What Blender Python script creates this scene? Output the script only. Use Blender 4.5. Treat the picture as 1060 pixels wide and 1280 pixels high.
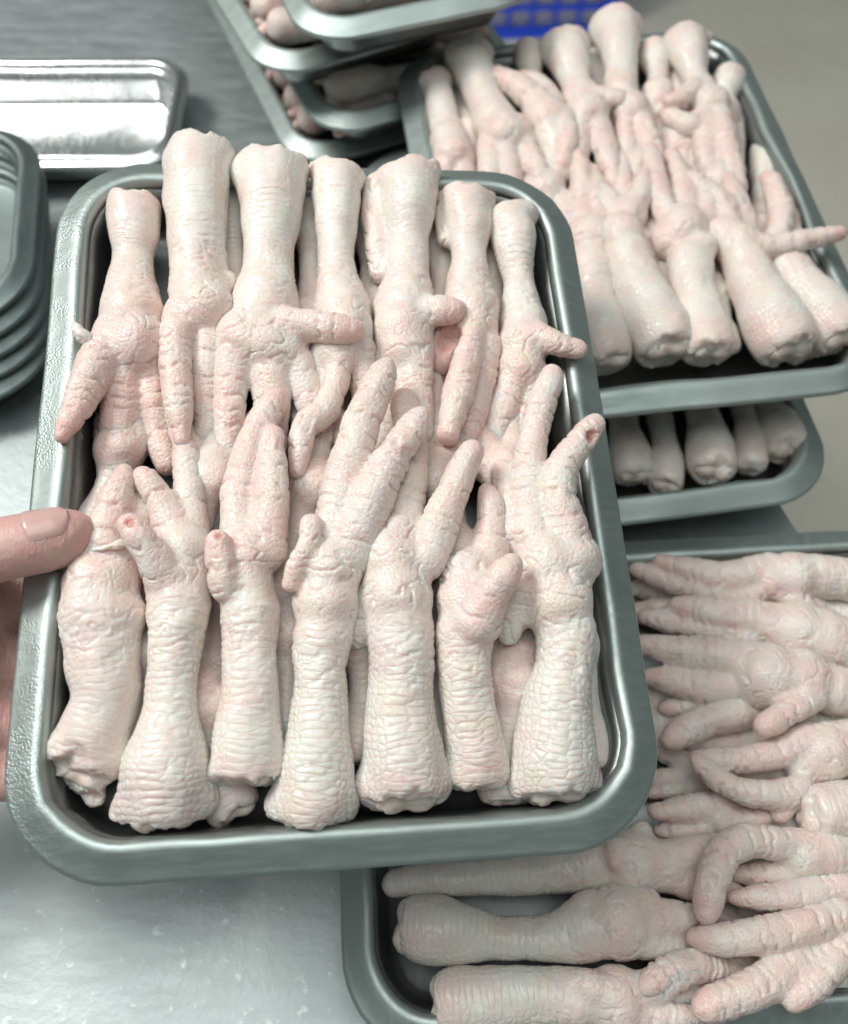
import bpy, math, random
import numpy as np
from mathutils import Vector, Matrix

random.seed(7)
sc = bpy.context.scene
for o in list(bpy.data.objects):
    bpy.data.objects.remove(o, do_unlink=True)
COL = sc.collection

# ------------------------------------------------------------------ camera
F_PX, CX, CY = 1200.4, 530.0, 640.0            # focal length and centre in photograph pixels (1060 x 1280)
PITCH, ROLL = 1.0348, 0.0056
CAM = np.array([0.0, 0.0, 0.5137])
FW = np.array([0, math.cos(PITCH), -math.sin(PITCH)])
_u = np.array([0, math.sin(PITCH), math.cos(PITCH)]); _r = np.array([1.0, 0, 0])
RT = _r * math.cos(ROLL) + _u * math.sin(ROLL)
UP = _u * math.cos(ROLL) - _r * math.sin(ROLL)
cam = bpy.data.cameras.new('camera')
camo = bpy.data.objects.new('camera', cam); COL.objects.link(camo)
M = Matrix(((RT[0], UP[0], -FW[0], CAM[0]), (RT[1], UP[1], -FW[1], CAM[1]), (RT[2], UP[2], -FW[2], CAM[2]), (0, 0, 0, 1)))
camo.matrix_world = M
cam.sensor_fit = 'HORIZONTAL'; cam.sensor_width = 36.0
cam.lens = 36.0 * F_PX / 1060.0
cam.clip_start = 0.01; cam.clip_end = 60.0
cam.dof.use_dof = True
cam.dof.focus_distance = 0.405
cam.dof.aperture_fstop = 8.5
sc.camera = camo

# ------------------------------------------------------------------ light (indoor, one overhead lamp and the room's even light)
world = bpy.data.worlds.new('World'); sc.world = world; world.use_nodes = True
bg = world.node_tree.nodes['Background']
bg.inputs['Color'].default_value = (0.56, 0.66, 0.66, 1)
bg.inputs['Strength'].default_value = 0.20


def area(name, loc, target, size, power, col, size_y=None):
    l = bpy.data.lights.new(name, 'AREA'); l.energy = power; l.color = col
    l.shape = 'RECTANGLE'; l.size = size; l.size_y = size_y or size
    o = bpy.data.objects.new(name, l); COL.objects.link(o)
    o.location = loc
    o.rotation_euler = (Vector(target) - Vector(loc)).to_track_quat('-Z', 'Y').to_euler()
    return o


area('side_lamp', (-1.08, 0.66, 1.58), (0.03, 0.28, 0.1), 0.55, 23, (1.0, 0.985, 0.955), 0.55)
area('ceiling_panel', (-0.10, 0.20, 2.4), (-0.02, 0.25, 0.0), 1.9, 24, (0.95, 1.0, 0.99))

sc.view_settings.view_transform = 'Standard'
sc.view_settings.look = 'None'
sc.view_settings.exposure = 0.20
sc.view_settings.gamma = 1.0
sc.cycles.use_denoising = True
sc.cycles.max_bounces = 5; sc.cycles.diffuse_bounces = 3; sc.cycles.glossy_bounces = 3
sc.cycles.use_adaptive_sampling = True; sc.cycles.adaptive_threshold = 0.03; sc.cycles.adaptive_min_samples = 16

# ------------------------------------------------------------------ frames: a tray's own axes, its floor at z = 0


class Frame:
    def __init__(self, R, o):
        self.R = np.array(R, float); self.o = np.array(o, float)

    def world(self, p):
        return np.asarray(p) @ self.R.T + self.o

    def matrix(self):
        m = Matrix.Identity(4)
        for i in range(3):
            for j in range(3):
                m[i][j] = self.R[i, j]
            m[i][3] = self.o[i]
        return m

    def at(self, px, py, h):
        """where the line of sight of a photograph pixel meets the height h of this frame; also metres per pixel there"""
        d = FW + RT * (px - CX) / F_PX - UP * (py - CY) / F_PX
        n = self.R[:, 2]
        t = ((self.o + n * h - CAM) @ n) / (d @ n)
        p = CAM + d * t
        return (p - self.o) @ self.R, t / F_PX


def rot(a, b=0.0, c=0.0):
    ca, sa, cb, sb, cc, s_ = math.cos(a), math.sin(a), math.cos(b), math.sin(b), math.cos(c), math.sin(c)
    return (np.array([[ca, -sa, 0], [sa, ca, 0], [0, 0, 1]]) @ np.array([[1, 0, 0], [0, cb, -sb], [0, sb, cb]])
            @ np.array([[cc, 0, s_], [0, 1, 0], [-s_, 0, cc]]))


TW, TL, TD = 0.25, 0.3330, 0.034


def rim_frame(R, rim_centre):
    return Frame(R, np.array(rim_centre) - R[:, 2] * TD)


HELD = rim_frame(rot(0.0781, 0.1339, 0.0974), (-0.0394, 0.2324, 0.1674))
BACK = rim_frame(rot(0.1284), (0.1212, 0.4850, 0.0949))
FRONT = rim_frame(rot(1.6322), (0.1249, 0.1433, 0.0350))
TABLE = Frame(np.eye(3), (0, 0, 0))
_R = rot(0.15)
_p = TABLE.at(1060, 612, 0.046)[0]
UNDER = rim_frame(_R, _p + _R @ np.array([-TW / 2, TL / 2, 0]))

# ------------------------------------------------------------------ materials


def new_mat(name):
    m = bpy.data.materials.new(name); m.use_nodes = True
    nt = m.node_tree
    return m, nt, nt.nodes, nt.links, nt.nodes['Principled BSDF']


def noise(nt, scale, detail=4, rough=0.55, vec=None, w=None):
    n = nt.nodes.new('ShaderNodeTexNoise'); n.inputs['Scale'].default_value = scale
    n.inputs['Detail'].default_value = detail; n.inputs['Roughness'].default_value = rough
    if vec is not None:
        nt.links.new(vec, n.inputs['Vector'])
    return n


def ramp(nt, fac, stops):
    r = nt.nodes.new('ShaderNodeValToRGB')
    e = r.color_ramp.elements
    while len(e) < len(stops):
        e.new(0.5)
    for i, (p, c) in enumerate(stops):
        e[i].position = p
        e[i].color = (c, c, c, 1) if not isinstance(c, tuple) else (*c, 1)
    nt.links.new(fac, r.inputs['Fac'])
    return r


def mix_rgb(nt, fac, a, b, mode='MIX'):
    m = nt.nodes.new('ShaderNodeMix'); m.data_type = 'RGBA'; m.blend_type = mode
    for sock, v in ((m.inputs[0], fac), (m.inputs[6], a), (m.inputs[7], b)):
        if isinstance(v, (int, float)):
            sock.default_value = v
        elif isinstance(v, tuple):
            sock.default_value = (*v, 1)
        else:
            nt.links.new(v, sock)
    return m.outputs[2]


def math_node(nt, op, a, b=None):
    m = nt.nodes.new('ShaderNodeMath'); m.operation = op
    for i, v in enumerate((a, b)):
        if v is None:
            continue
        if isinstance(v, (int, float)):
            m.inputs[i].default_value = v
        else:
            nt.links.new(v, m.inputs[i])
    return m.outputs[0]


def bump(nt, height, dist, strength=1.0, normal=None):
    b = nt.nodes.new('ShaderNodeBump'); b.inputs['Distance'].default_value = dist
    b.inputs['Strength'].default_value = strength
    nt.links.new(height, b.inputs['Height'])
    if normal is not None:
        nt.links.new(normal, b.inputs['Normal'])
    return b.outputs['Normal']


def attr(nt, name):
    a = nt.nodes.new('ShaderNodeAttribute'); a.attribute_name = name
    return a


def skin_material(name, pebble=720.0, depth=0.00032):
    m, nt, N, L, B = new_mat(name)
    tc = N.new('ShaderNodeTexCoord'); ob = tc.outputs['Object']
    tn = attr(nt, 'tint')                                   # pigment, laid down with the foot
    L.new(tn.outputs['Color'], B.inputs['Base Color'])
    L.new(tn.outputs['Alpha'], B.inputs['Roughness'])
    pb = attr(nt, 'pebble').outputs['Fac']
    v = N.new('ShaderNodeTexVoronoi'); v.feature = 'F1'; v.inputs['Scale'].default_value = pebble
    L.new(ob, v.inputs['Vector'])
    sca = attr(nt, 'scale'); sm = attr(nt, 'scale_depth').outputs['Fac']
    e = N.new('ShaderNodeTexVoronoi'); e.voronoi_dimensions = '2D'; e.feature = 'DISTANCE_TO_EDGE'
    e.inputs['Scale'].default_value = 1.0; e.inputs['Randomness'].default_value = 0.60
    L.new(sca.outputs['Vector'], e.inputs['Vector'])
    pl = ramp(nt, e.outputs['Distance'], [(0.0, 0.0), (0.09, 0.55), (0.32, 1.0)])
    plate = math_node(nt, 'MULTIPLY', pl.outputs['Color'], sm)
    d2 = math_node(nt, 'POWER', v.outputs['Distance'], 2.0)
    inv = math_node(nt, 'MULTIPLY', math_node(nt, 'SUBTRACT', 1.0, d2), pb)
    L.new(bump(nt, plate, 0.0006, 1.0, bump(nt, inv, depth)), B.inputs['Normal'])
    B.inputs['Specular IOR Level'].default_value = 0.5
    B.inputs['Subsurface Weight'].default_value = 0.7
    B.inputs['Subsurface Radius'].default_value = (1.0, 0.34, 0.24)
    B.inputs['Subsurface Scale'].default_value = 0.0055
    return m


MAT_SKIN = skin_material('poultry_skin')
MAT_SKIN_FAR = skin_material('poultry_skin_far', 600, 0.00035)

m, nt, N, L, B = new_mat('cut_bone'); MAT_BONE = m
tc = N.new('ShaderNodeTexCoord')
n = noise(nt, 160, 4, 0.6, tc.outputs['Object'])
L.new(ramp(nt, n.outputs['Fac'], [(0.3, (0.74, 0.53, 0.47)), (0.55, (0.80, 0.68, 0.60)), (0.75, (0.84, 0.78, 0.72))]).outputs['Color'], B.inputs['Base Color'])
B.inputs['Roughness'].default_value = 0.28; B.inputs['Subsurface Weight'].default_value = 0.4
B.inputs['Subsurface Radius'].default_value = (1, 0.5, 0.35); B.inputs['Subsurface Scale'].default_value = 0.003
L.new(bump(nt, n.outputs['Fac'], 0.0006), B.inputs['Normal'])


def metal_material(name, base, rough=(0.26, 0.42), wet=0.0, spot=0.5):
    m, nt, N, L, B = new_mat(name)
    tc = N.new('ShaderNodeTexCoord'); ob = tc.outputs['Object']
    n1 = noise(nt, 16, 3, 0.6, ob)
    c = mix_rgb(nt, ramp(nt, n1.outputs['Fac'], [(0.3, 0.0), (0.7, 1.0)]).outputs['Color'], base, tuple(min(1, x * 0.84) for x in base))
    v = N.new('ShaderNodeTexVoronoi'); v.inputs['Scale'].default_value = 75; L.new(ob, v.inputs['Vector'])   # dried water spots
    sp = ramp(nt, v.outputs['Distance'], [(0.06, spot), (0.13, 0.0)])
    sx0 = N.new('ShaderNodeSeparateXYZ'); L.new(v.outputs['Color'], sx0.inputs[0])
    spm = math_node(nt, 'MULTIPLY', sp.outputs['Color'], ramp(nt, sx0.outputs['X'], [(0.78, 0.0), (0.9, 1.0)]).outputs['Color'])
    c = mix_rgb(nt, spm, c, (0.75, 0.78, 0.76))
    L.new(c, B.inputs['Base Color'])
    B.inputs['Metallic'].default_value = 0.9
    L.new(ramp(nt, n1.outputs['Fac'], [(0.3, rough[0]), (0.7, rough[1])]).outputs['Color'], B.inputs['Roughness'])
    mp2 = N.new('ShaderNodeMapping'); mp2.inputs['Scale'].default_value = (60, 420, 200); mp2.inputs['Rotation'].default_value = (0, 0, 0.5)
    L.new(ob, mp2.inputs['Vector'])
    ns = noise(nt, 1.0, 2, 0.7, mp2.outputs[0])                # handling scratches
    rsum = math_node(nt, 'ADD', N[-1].outputs[0] if False else ramp(nt, n1.outputs['Fac'], [(0.3, rough[0]), (0.7, rough[1])]).outputs['Color'], ramp(nt, ns.outputs['Fac'], [(0.42, -0.0), (0.75, 0.12)]).outputs['Color'])
    L.new(rsum, B.inputs['Roughness'])
    n6 = noise(nt, 34, 2, 0.5, ob)
    nb = bump(nt, n6.outputs['Fac'], 0.0005)
    L.new(nb, B.inputs['Normal'])
    if wet > 0:
        v2 = N.new('ShaderNodeTexVoronoi'); v2.feature = 'F1'; v2.inputs['Scale'].default_value = 950
        L.new(ob, v2.inputs['Vector'])
        sx = N.new('ShaderNodeSeparateXYZ'); L.new(ob, sx.inputs[0])
        n5 = noise(nt, 30, 2, 0.6, ob)
        # droplets cling to the side of the rim that was dipped: x below about -0.10
        mad = math_node(nt, 'MULTIPLY_ADD', sx.outputs['X'], -20.0); N[-1].inputs[2].default_value = -1.95
        msk = ramp(nt, mad, [(0.0, 0.0), (0.55, 1.0)])
        msk = math_node(nt, 'MULTIPLY', msk.outputs['Color'], ramp(nt, n5.outputs['Fac'], [(0.44, 0.0), (0.54, 1.0)]).outputs['Color'])
        hh = math_node(nt, 'MULTIPLY', math_node(nt, 'SUBTRACT', 1.0, math_node(nt, 'POWER', v2.outputs['Distance'], 2.0)), msk)
        L.new(bump(nt, hh, 0.00022 * wet, 1.0, nb), B.inputs['Normal'])
    return m


MAT_TRAY = metal_material('tray_steel', (0.46, 0.525, 0.50), (0.42, 0.54))
MAT_TRAY_WET = metal_material('tray_steel_wet', (0.46, 0.525, 0.50), (0.40, 0.52), wet=1.0)
MAT_TRAY_POLISH = metal_material('tray_steel_polished', (0.86, 0.88, 0.87), (0.14, 0.24), spot=0.2)
MAT_TRAY_DARK = metal_material('tray_steel_dark', (0.27, 0.32, 0.31), (0.42, 0.54))
MAT_BASIN_SHADE = metal_material('tray_steel_inside_shade', (0.26, 0.28, 0.275), (0.28, 0.42))  # tray steel made darker than the rim: shade under the feet put into the colour

m, nt, N, L, B = new_mat('table_steel'); MAT_TABLE = m
tc = N.new('ShaderNodeTexCoord'); ob = tc.outputs['Object']
mp = N.new('ShaderNodeMapping'); mp.inputs['Rotation'].default_value = (0, 0, 0.75); mp.inputs['Scale'].default_value = (26, 110, 10)
L.new(ob, mp.inputs['Vector'])
n1 = noise(nt, 1.0, 4, 0.6, mp.outputs[0]); n2 = noise(nt, 9, 4, 0.6, ob)
c = mix_rgb(nt, ramp(nt, n1.outputs['Fac'], [(0.35, 0.0), (0.7, 1.0)]).outputs['Color'], (0.37, 0.415, 0.41), (0.46, 0.505, 0.50))
c = mix_rgb(nt, ramp(nt, n2.outputs['Fac'], [(0.45, 0.0), (0.75, 0.5)]).outputs['Color'], c, (0.33, 0.365, 0.36))
nsp = noise(nt, 150, 3, 0.6, ob)
sp = ramp(nt, nsp.outputs['Fac'], [(0.62, 0.0), (0.72, 0.55)]).outputs['Color']
c = mix_rgb(nt, sp, c, (0.74, 0.78, 0.77))
L.new(c, B.inputs['Base Color'])
B.inputs['Metallic'].default_value = 0.72
L.new(ramp(nt, n1.outputs['Fac'], [(0.3, 0.44), (0.7, 0.58)]).outputs['Color'], B.inputs['Roughness'])
L.new(bump(nt, nsp.outputs['Fac'], 0.0003), B.inputs['Normal'])

m, nt, N, L, B = new_mat('floor_concrete'); MAT_FLOOR = m
tc = N.new('ShaderNodeTexCoord'); ob = tc.outputs['Object']
n1 = noise(nt, 3.5, 6, 0.6, ob); n2 = noise(nt, 40, 5, 0.7, ob)
c = mix_rgb(nt, ramp(nt, n1.outputs['Fac'], [(0.35, 0.0), (0.65, 1.0)]).outputs['Color'], (0.66, 0.62, 0.51), (0.74, 0.70, 0.59))
c = mix_rgb(nt, ramp(nt, n2.outputs['Fac'], [(0.60, 0.0), (0.75, 0.7)]).outputs['Color'], c, (0.42, 0.39, 0.32))
L.new(c, B.inputs['Base Color']); B.inputs['Roughness'].default_value = 0.75

m, nt, N, L, B = new_mat('blue_plastic'); MAT_BLUE = m
tc = N.new('ShaderNodeTexCoord')
n1 = noise(nt, 30, 3, 0.5, tc.outputs['Object'])
L.new(mix_rgb(nt, n1.outputs['Fac'], (0.012, 0.075, 0.80), (0.02, 0.11, 0.90)), B.inputs['Base Color'])
B.inputs['Roughness'].default_value = 0.35

m, nt, N, L, B = new_mat('pale_liner'); MAT_LINER = m
tc = N.new('ShaderNodeTexCoord')
n1 = noise(nt, 25, 4, 0.6, tc.outputs['Object'])
L.new(mix_rgb(nt, n1.outputs['Fac'], (0.84, 0.80, 0.72), (0.88, 0.84, 0.78)), B.inputs['Base Color'])
B.inputs['Roughness'].default_value = 0.5

m, nt, N, L, B = new_mat('human_skin'); MAT_HAND = m
tc = N.new('ShaderNodeTexCoord'); ob = tc.outputs['Object']
n1 = noise(nt, 90, 4, 0.6, ob); n2 = noise(nt, 1100, 3, 0.6, ob)
mp = N.new('ShaderNodeMapping'); mp.inputs['Scale'].default_value = (900, 260, 600); L.new(ob, mp.inputs['Vector'])
n3 = noise(nt, 1.0, 3, 0.5, mp.outputs[0])
c = mix_rgb(nt, ramp(nt, n1.outputs['Fac'], [(0.35, 0.0), (0.7, 1.0)]).outputs['Color'], (0.62, 0.41, 0.36), (0.70, 0.37, 0.34))
L.new(c, B.inputs['Base Color']); B.inputs['Roughness'].default_value = 0.42
B.inputs['Subsurface Weight'].default_value = 0.4; B.inputs['Subsurface Radius'].default_value = (1, 0.35, 0.2)
B.inputs['Subsurface Scale'].default_value = 0.004
L.new(bump(nt, n2.outputs['Fac'], 0.0002, 1.0, bump(nt, n3.outputs['Fac'], 0.00045)), B.inputs['Normal'])
m, nt, N, L, B = new_mat('fingernail'); MAT_NAIL = m
B.inputs['Base Color'].default_value = (0.66, 0.42, 0.375, 1); B.inputs['Roughness'].default_value = 0.26
B.inputs['Subsurface Weight'].default_value = 0.3; B.inputs['Subsurface Scale'].default_value = 0.002
B.inputs['Coat Weight'].default_value = 0.4; B.inputs['Coat Roughness'].default_value = 0.15

# ------------------------------------------------------------------ mesh helpers


def mesh_np(name, V, Q, smooth=True):
    """mesh from a vertex array and an array of quads (or triangles)"""
    me = bpy.data.meshes.new(name)
    V = np.asarray(V, np.float32); Q = np.asarray(Q, np.int32)
    k = Q.shape[1]
    me.vertices.add(len(V)); me.vertices.foreach_set('co', V.ravel())
    me.loops.add(Q.size); me.loops.foreach_set('vertex_index', Q.ravel())
    me.polygons.add(len(Q))
    me.polygons.foreach_set('loop_start', np.arange(0, Q.size, k, dtype=np.int32))
    me.polygons.foreach_set('loop_total', np.full(len(Q), k, np.int32))
    me.polygons.foreach_set('use_smooth', np.full(len(Q), smooth, bool))
    me.update(calc_edges=True); me.validate()
    return me


def obj(name, me, mat, parent=None):
    o = bpy.data.objects.new(name, me); COL.objects.link(o)
    if mat is not None and not me.materials:
        me.materials.append(mat)
    if parent is not None:
        o.parent = parent
    return o


def empty(name, frame):
    o = bpy.data.objects.new(name, None); COL.objects.link(o)
    o.empty_display_size = 0.02
    o.matrix_world = frame.matrix()
    return o


def tag(o, label, cat, group=None):
    o['label'] = label; o['category'] = cat
    if group:
        o['group'] = group
    return o


def boxes_mesh(name, boxes):
    """boxes: (x0,x1,y0,y1,z0,z1) joined"""
    V, Q = [], []
    for (x0, x1, y0, y1, z0, z1) in boxes:
        b = len(V)
        V += [(x0, y0, z0), (x1, y0, z0), (x1, y1, z0), (x0, y1, z0), (x0, y0, z1), (x1, y0, z1), (x1, y1, z1), (x0, y1, z1)]
        Q += [(b, b + 3, b + 2, b + 1), (b + 4, b + 5, b + 6, b + 7), (b, b + 1, b + 5, b + 4), (b + 1, b + 2, b + 6, b + 5), (b + 2, b + 3, b + 7, b + 6), (b + 3, b, b + 4, b + 7)]
    return mesh_np(name, V, Q, False)


# ---- numpy noise
def _hash(ix, iy, iz, seed):
    h = (ix.astype(np.int64) * 374761393 + iy.astype(np.int64) * 668265263 + iz.astype(np.int64) * 2147483647 + seed * 974711) & 0xffffffff
    h = ((h ^ (h >> 13)) * 1274126177) & 0xffffffff
    h = ((h ^ (h >> 16)) * 2246822519) & 0xffffffff
    return ((h ^ (h >> 15)) & 0xffffff) / float(0xffffff)


_g = np.random.default_rng(5).normal(size=(256, 3)); _g /= np.linalg.norm(_g, axis=1, keepdims=True)
_perm = np.random.default_rng(6).permutation(256)
_perm2 = np.concatenate([_perm] * 3)


def vn(p, seed=0):
    """smooth gradient noise, about -1..1"""
    p = np.asarray(p, float)
    i = np.floor(p).astype(np.int64); f = p - i
    w = f * f * f * (f * (f * 6 - 15) + 10)
    i = (i + np.array([seed * 7, seed * 13, seed * 29])) & 255
    r = np.zeros(len(p))
    for dx in (0, 1):
        wx = w[:, 0] if dx else 1 - w[:, 0]; hx = _perm2[i[:, 0] + dx]; gx = f[:, 0] - dx
        for dy in (0, 1):
            wxy = wx * (w[:, 1] if dy else 1 - w[:, 1]); hy = _perm2[hx + i[:, 1] + dy]; gy = f[:, 1] - dy
            for dz in (0, 1):
                g = _g[_perm2[(hy + i[:, 2] + dz)]]
                r += wxy * (w[:, 2] if dz else 1 - w[:, 2]) * (g[:, 0] * gx + g[:, 1] * gy + g[:, 2] * (f[:, 2] - dz))
    return np.clip(r * 1.75, -1, 1)


def cells(a, b, seed=0, jit=0.8):
    """distance to the border between jittered cells of unit size (second minus first distance)"""
    ia, ib = np.floor(a).astype(np.int64), np.floor(b).astype(np.int64)
    F1 = np.full(a.shape, 9.0); F2 = np.full(a.shape, 9.0)
    z = np.zeros_like(ia)
    for da in (-1, 0, 1):
        for db in (-1, 0, 1):
            ca, cb = ia + da, ib + db
            st = (ca & 1) * 0.5                       # brick-like stagger
            pa = ca + 0.5 + jit * 0.5 * (_hash(ca, cb, z, seed) - 0.5)
            pb = cb + 0.5 + st - 0.25 + jit * 0.7 * (_hash(ca, cb, z, seed + 31) - 0.5)
            d = np.hypot(a - pa, b - pb)
            F2 = np.minimum(F2, np.maximum(F1, d)); F1 = np.minimum(F1, d)
    return F1, F2


def sstep(a, b, x):
    t = np.clip((x - a) / (b - a), 0, 1)
    return t * t * (3 - 2 * t)


def spline(P, n):
    """Catmull-Rom through rows of P, n samples in each span"""
    P = np.asarray(P, float)
    if len(P) == 1:
        return P
    E = np.vstack([2 * P[0] - P[1], P, 2 * P[-1] - P[-2]])
    out = []
    for i in range(len(P) - 1):
        p0, p1, p2, p3 = E[i:i + 4]
        t = np.linspace(0, 1, n, endpoint=False)[:, None]
        out.append(0.5 * (2 * p1 + (p2 - p0) * t + (2 * p0 - 5 * p1 + 4 * p2 - p3) * t ** 2 + (3 * p1 - p0 - 3 * p2 + p3) * t ** 3))
    out.append(P[-1:])
    return np.vstack(out)


def seg_dist(X, A, Bp, ra, rb):
    ab = Bp - A; L2 = max(ab @ ab, 1e-12)
    w = X - A
    q = w @ ab
    t = np.clip(q / L2, 0, 1)
    d2 = np.einsum('...i,...i->...', w, w) - 2 * t * q + t * t * L2
    return np.sqrt(np.maximum(d2, 0)) - (ra + (rb - ra) * t), t


def smin(a, b, k):
    h = np.clip(0.5 + 0.5 * (b - a) / k, 0, 1)
    return b + (a - b) * h - k * h * (1 - h)


def surface_nets(S, org, vox):
    ins = S < 0
    n0, n1, n2 = S.shape
    c = ins.astype(np.int8)
    tot = sum(c[i:n0 - 1 + i, j:n1 - 1 + j, k:n2 - 1 + k] for i in (0, 1) for j in (0, 1) for k in (0, 1))
    act = (tot > 0) & (tot < 8)
    idx = -np.ones(act.shape, np.int64)
    cell = np.argwhere(act); idx[act] = np.arange(len(cell))
    acc = np.zeros((len(cell), 3)); cnt = np.zeros(len(cell))
    corners = [(i, j, k) for i in (0, 1) for j in (0, 1) for k in (0, 1)]
    for a in corners:
        for ax in range(3):
            if a[ax] == 0:
                b = list(a); b[ax] = 1
                va = S[cell[:, 0] + a[0], cell[:, 1] + a[1], cell[:, 2] + a[2]]
                vb = S[cell[:, 0] + b[0], cell[:, 1] + b[1], cell[:, 2] + b[2]]
                m = (va < 0) != (vb < 0)
                t = np.where(m, va / np.where(m, va - vb, 1), 0)
                p = np.array(a, float)[None] + np.zeros((len(cell), 1)); p[:, ax] = t
                acc += p * m[:, None]; cnt += m
    V = (cell + acc / cnt[:, None]) * vox + org
    Q = []
    for ax in range(3):
        o1, o2 = (ax + 1) % 3, (ax + 2) % 3
        sl_a = [slice(None)] * 3; sl_b = [slice(None)] * 3
        sl_a[ax] = slice(0, -1); sl_b[ax] = slice(1, None)
        A, Bv = ins[tuple(sl_a)], ins[tuple(sl_b)]
        e = np.argwhere(A != Bv)
        e = e[(e[:, o1] > 0) & (e[:, o2] > 0) & (e[:, o1] < S.shape[o1] - 1) & (e[:, o2] < S.shape[o2] - 1)]
        q = []
        for d1, d2 in ((-1, -1), (0, -1), (0, 0), (-1, 0)):
            cc = e.copy(); cc[:, o1] += d1; cc[:, o2] += d2
            q.append(idx[cc[:, 0], cc[:, 1], cc[:, 2]])
        q = np.stack(q, 1)
        flip = ~A[e[:, 0], e[:, 1], e[:, 2]]
        q[flip] = q[flip][:, ::-1]
        Q.append(q)
    return V, np.vstack(Q)


def edges_of(Q):
    E = np.vstack([Q[:, [i, (i + 1) % Q.shape[1]]] for i in range(Q.shape[1])])
    E.sort(axis=1)
    key = E[:, 0].astype(np.int64) * (Q.max() + 1) + E[:, 1]
    _, first, inv = np.unique(key, return_index=True, return_inverse=True)
    return E[first], inv


def laplace(V, Q, it=2, lam=0.5):
    E, _ = edges_of(Q)
    n = len(V)
    deg = np.bincount(E.ravel(), minlength=n).astype(float)[:, None]
    deg[deg == 0] = 1
    for _ in range(it):
        S = np.stack([np.bincount(E[:, 0], V[E[:, 1], k], n) + np.bincount(E[:, 1], V[E[:, 0], k], n) for k in range(3)], 1)
        V = V + lam * (S / deg - V)
    return V


def subdivide(V, Q):
    E, inv = edges_of(Q)
    nq = len(Q); n = len(V)
    em = V[E].mean(1); fm = V[Q].mean(1)
    e = inv.reshape(4, nq).T + n
    f = np.arange(nq) + n + len(E)
    NQ = np.vstack([np.stack([Q[:, i], e[:, i], f, e[:, (i - 1) % 4]], 1) for i in range(4)])
    return np.vstack([V, em, fm]), NQ


def normals(V, Q):
    n = np.cross(V[Q[:, 2]] - V[Q[:, 0]], V[Q[:, 3]] - V[Q[:, 1]])
    N_ = np.stack([sum(np.bincount(Q[:, c], n[:, k], len(V)) for c in range(4)) for k in range(3)], 1)
    return N_ / np.maximum(np.linalg.norm(N_, axis=1, keepdims=True), 1e-12)


# ------------------------------------------------------------------ one chicken foot = one continuous skin grown round its bones
CREAM, PINK = (0.82, 0.78, 0.715), (0.81, 0.58, 0.53)


class Strand:
    def __init__(self, kind, P, r, n=5):
        self.kind = kind
        S = spline(np.column_stack([P, r]), n)
        self.P, self.r = S[:, :3], np.maximum(S[:, 3], 0.0006)
        d = np.linalg.norm(np.diff(self.P, axis=0), axis=1)
        self.u = np.concatenate([[0], np.cumsum(d)])


def foot_field(strands, vox, cuts, wounds, margin=0.006):
    allp = np.vstack([s.P for s in strands]); allr = np.concatenate([s.r for s in strands])
    lo = (allp - allr[:, None]).min(0) - 3 * vox - 0.002; hi = (allp + allr[:, None]).max(0) + 3 * vox + 0.002
    n = np.ceil((hi - lo) / vox).astype(int) + 1
    ax = [lo[i] + vox * np.arange(n[i]) for i in range(3)]
    body = np.full(n, 0.02); toes = np.full(n, 0.02)

    def block(plo, phi, grid=True):
        a = np.clip(np.floor((plo - lo) / vox).astype(int), 0, n - 1); b = np.clip(np.ceil((phi - lo) / vox).astype(int) + 1, 1, n)
        sl = tuple(slice(a[i], b[i]) for i in range(3))
        G = np.stack(np.meshgrid(*[ax[i][sl[i]] for i in range(3)], indexing='ij'), -1) if grid else None
        return sl, G
    for s in strands:
        big_r = s.r.max() + margin + 0.003
        bsl, _ = block(s.P.min(0) - big_r, s.P.max(0) + big_r, False)
        off = np.array([q.start for q in bsl])
        D = np.full([q.stop - q.start for q in bsl], 0.02)
        k = max(1, len(s.P) - 1)
        for i in range(k):
            j = min(i + 1, len(s.P) - 1)
            rm = max(s.r[i], s.r[j]) + margin
            sl, G = block(np.minimum(s.P[i], s.P[j]) - rm, np.maximum(s.P[i], s.P[j]) + rm)
            d, _ = seg_dist(G, s.P[i], s.P[j], s.r[i], s.r[j])
            loc = tuple(slice(max(sl[q].start - off[q], 0), sl[q].stop - off[q]) for q in range(3))
            D[loc] = np.minimum(D[loc], d[tuple(slice(d.shape[q] - D[loc].shape[q], None) for q in range(3))])
        if s.kind == 'toe':
            toes[bsl] = smin(toes[bsl], D, 0.0004)
        else:
            body[bsl] = smin(body[bsl], D, 0.006 if s.kind in ('shank', 'hock') else 0.0026)
    S = smin(body, toes, 0.0015)
    if cuts or wounds:
        G = np.stack(np.meshgrid(*ax, indexing='ij'), -1)
        for (c, nrm, amp, reach, sd) in cuts:
            X = G - c
            pl = X @ nrm
            sel = np.linalg.norm(X, axis=-1) < reach
            w = vn(G[sel] / 0.007, sd) * amp + vn(G[sel] / 0.003, sd + 1) * amp * 0.5
            S[sel] = -smin(-S[sel], -(pl[sel] + w), 0.0012)
        for (c, r) in wounds:
            S = -smin(-S, np.linalg.norm(G - c, axis=-1) - r, 0.0008)
    return S, lo


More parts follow.
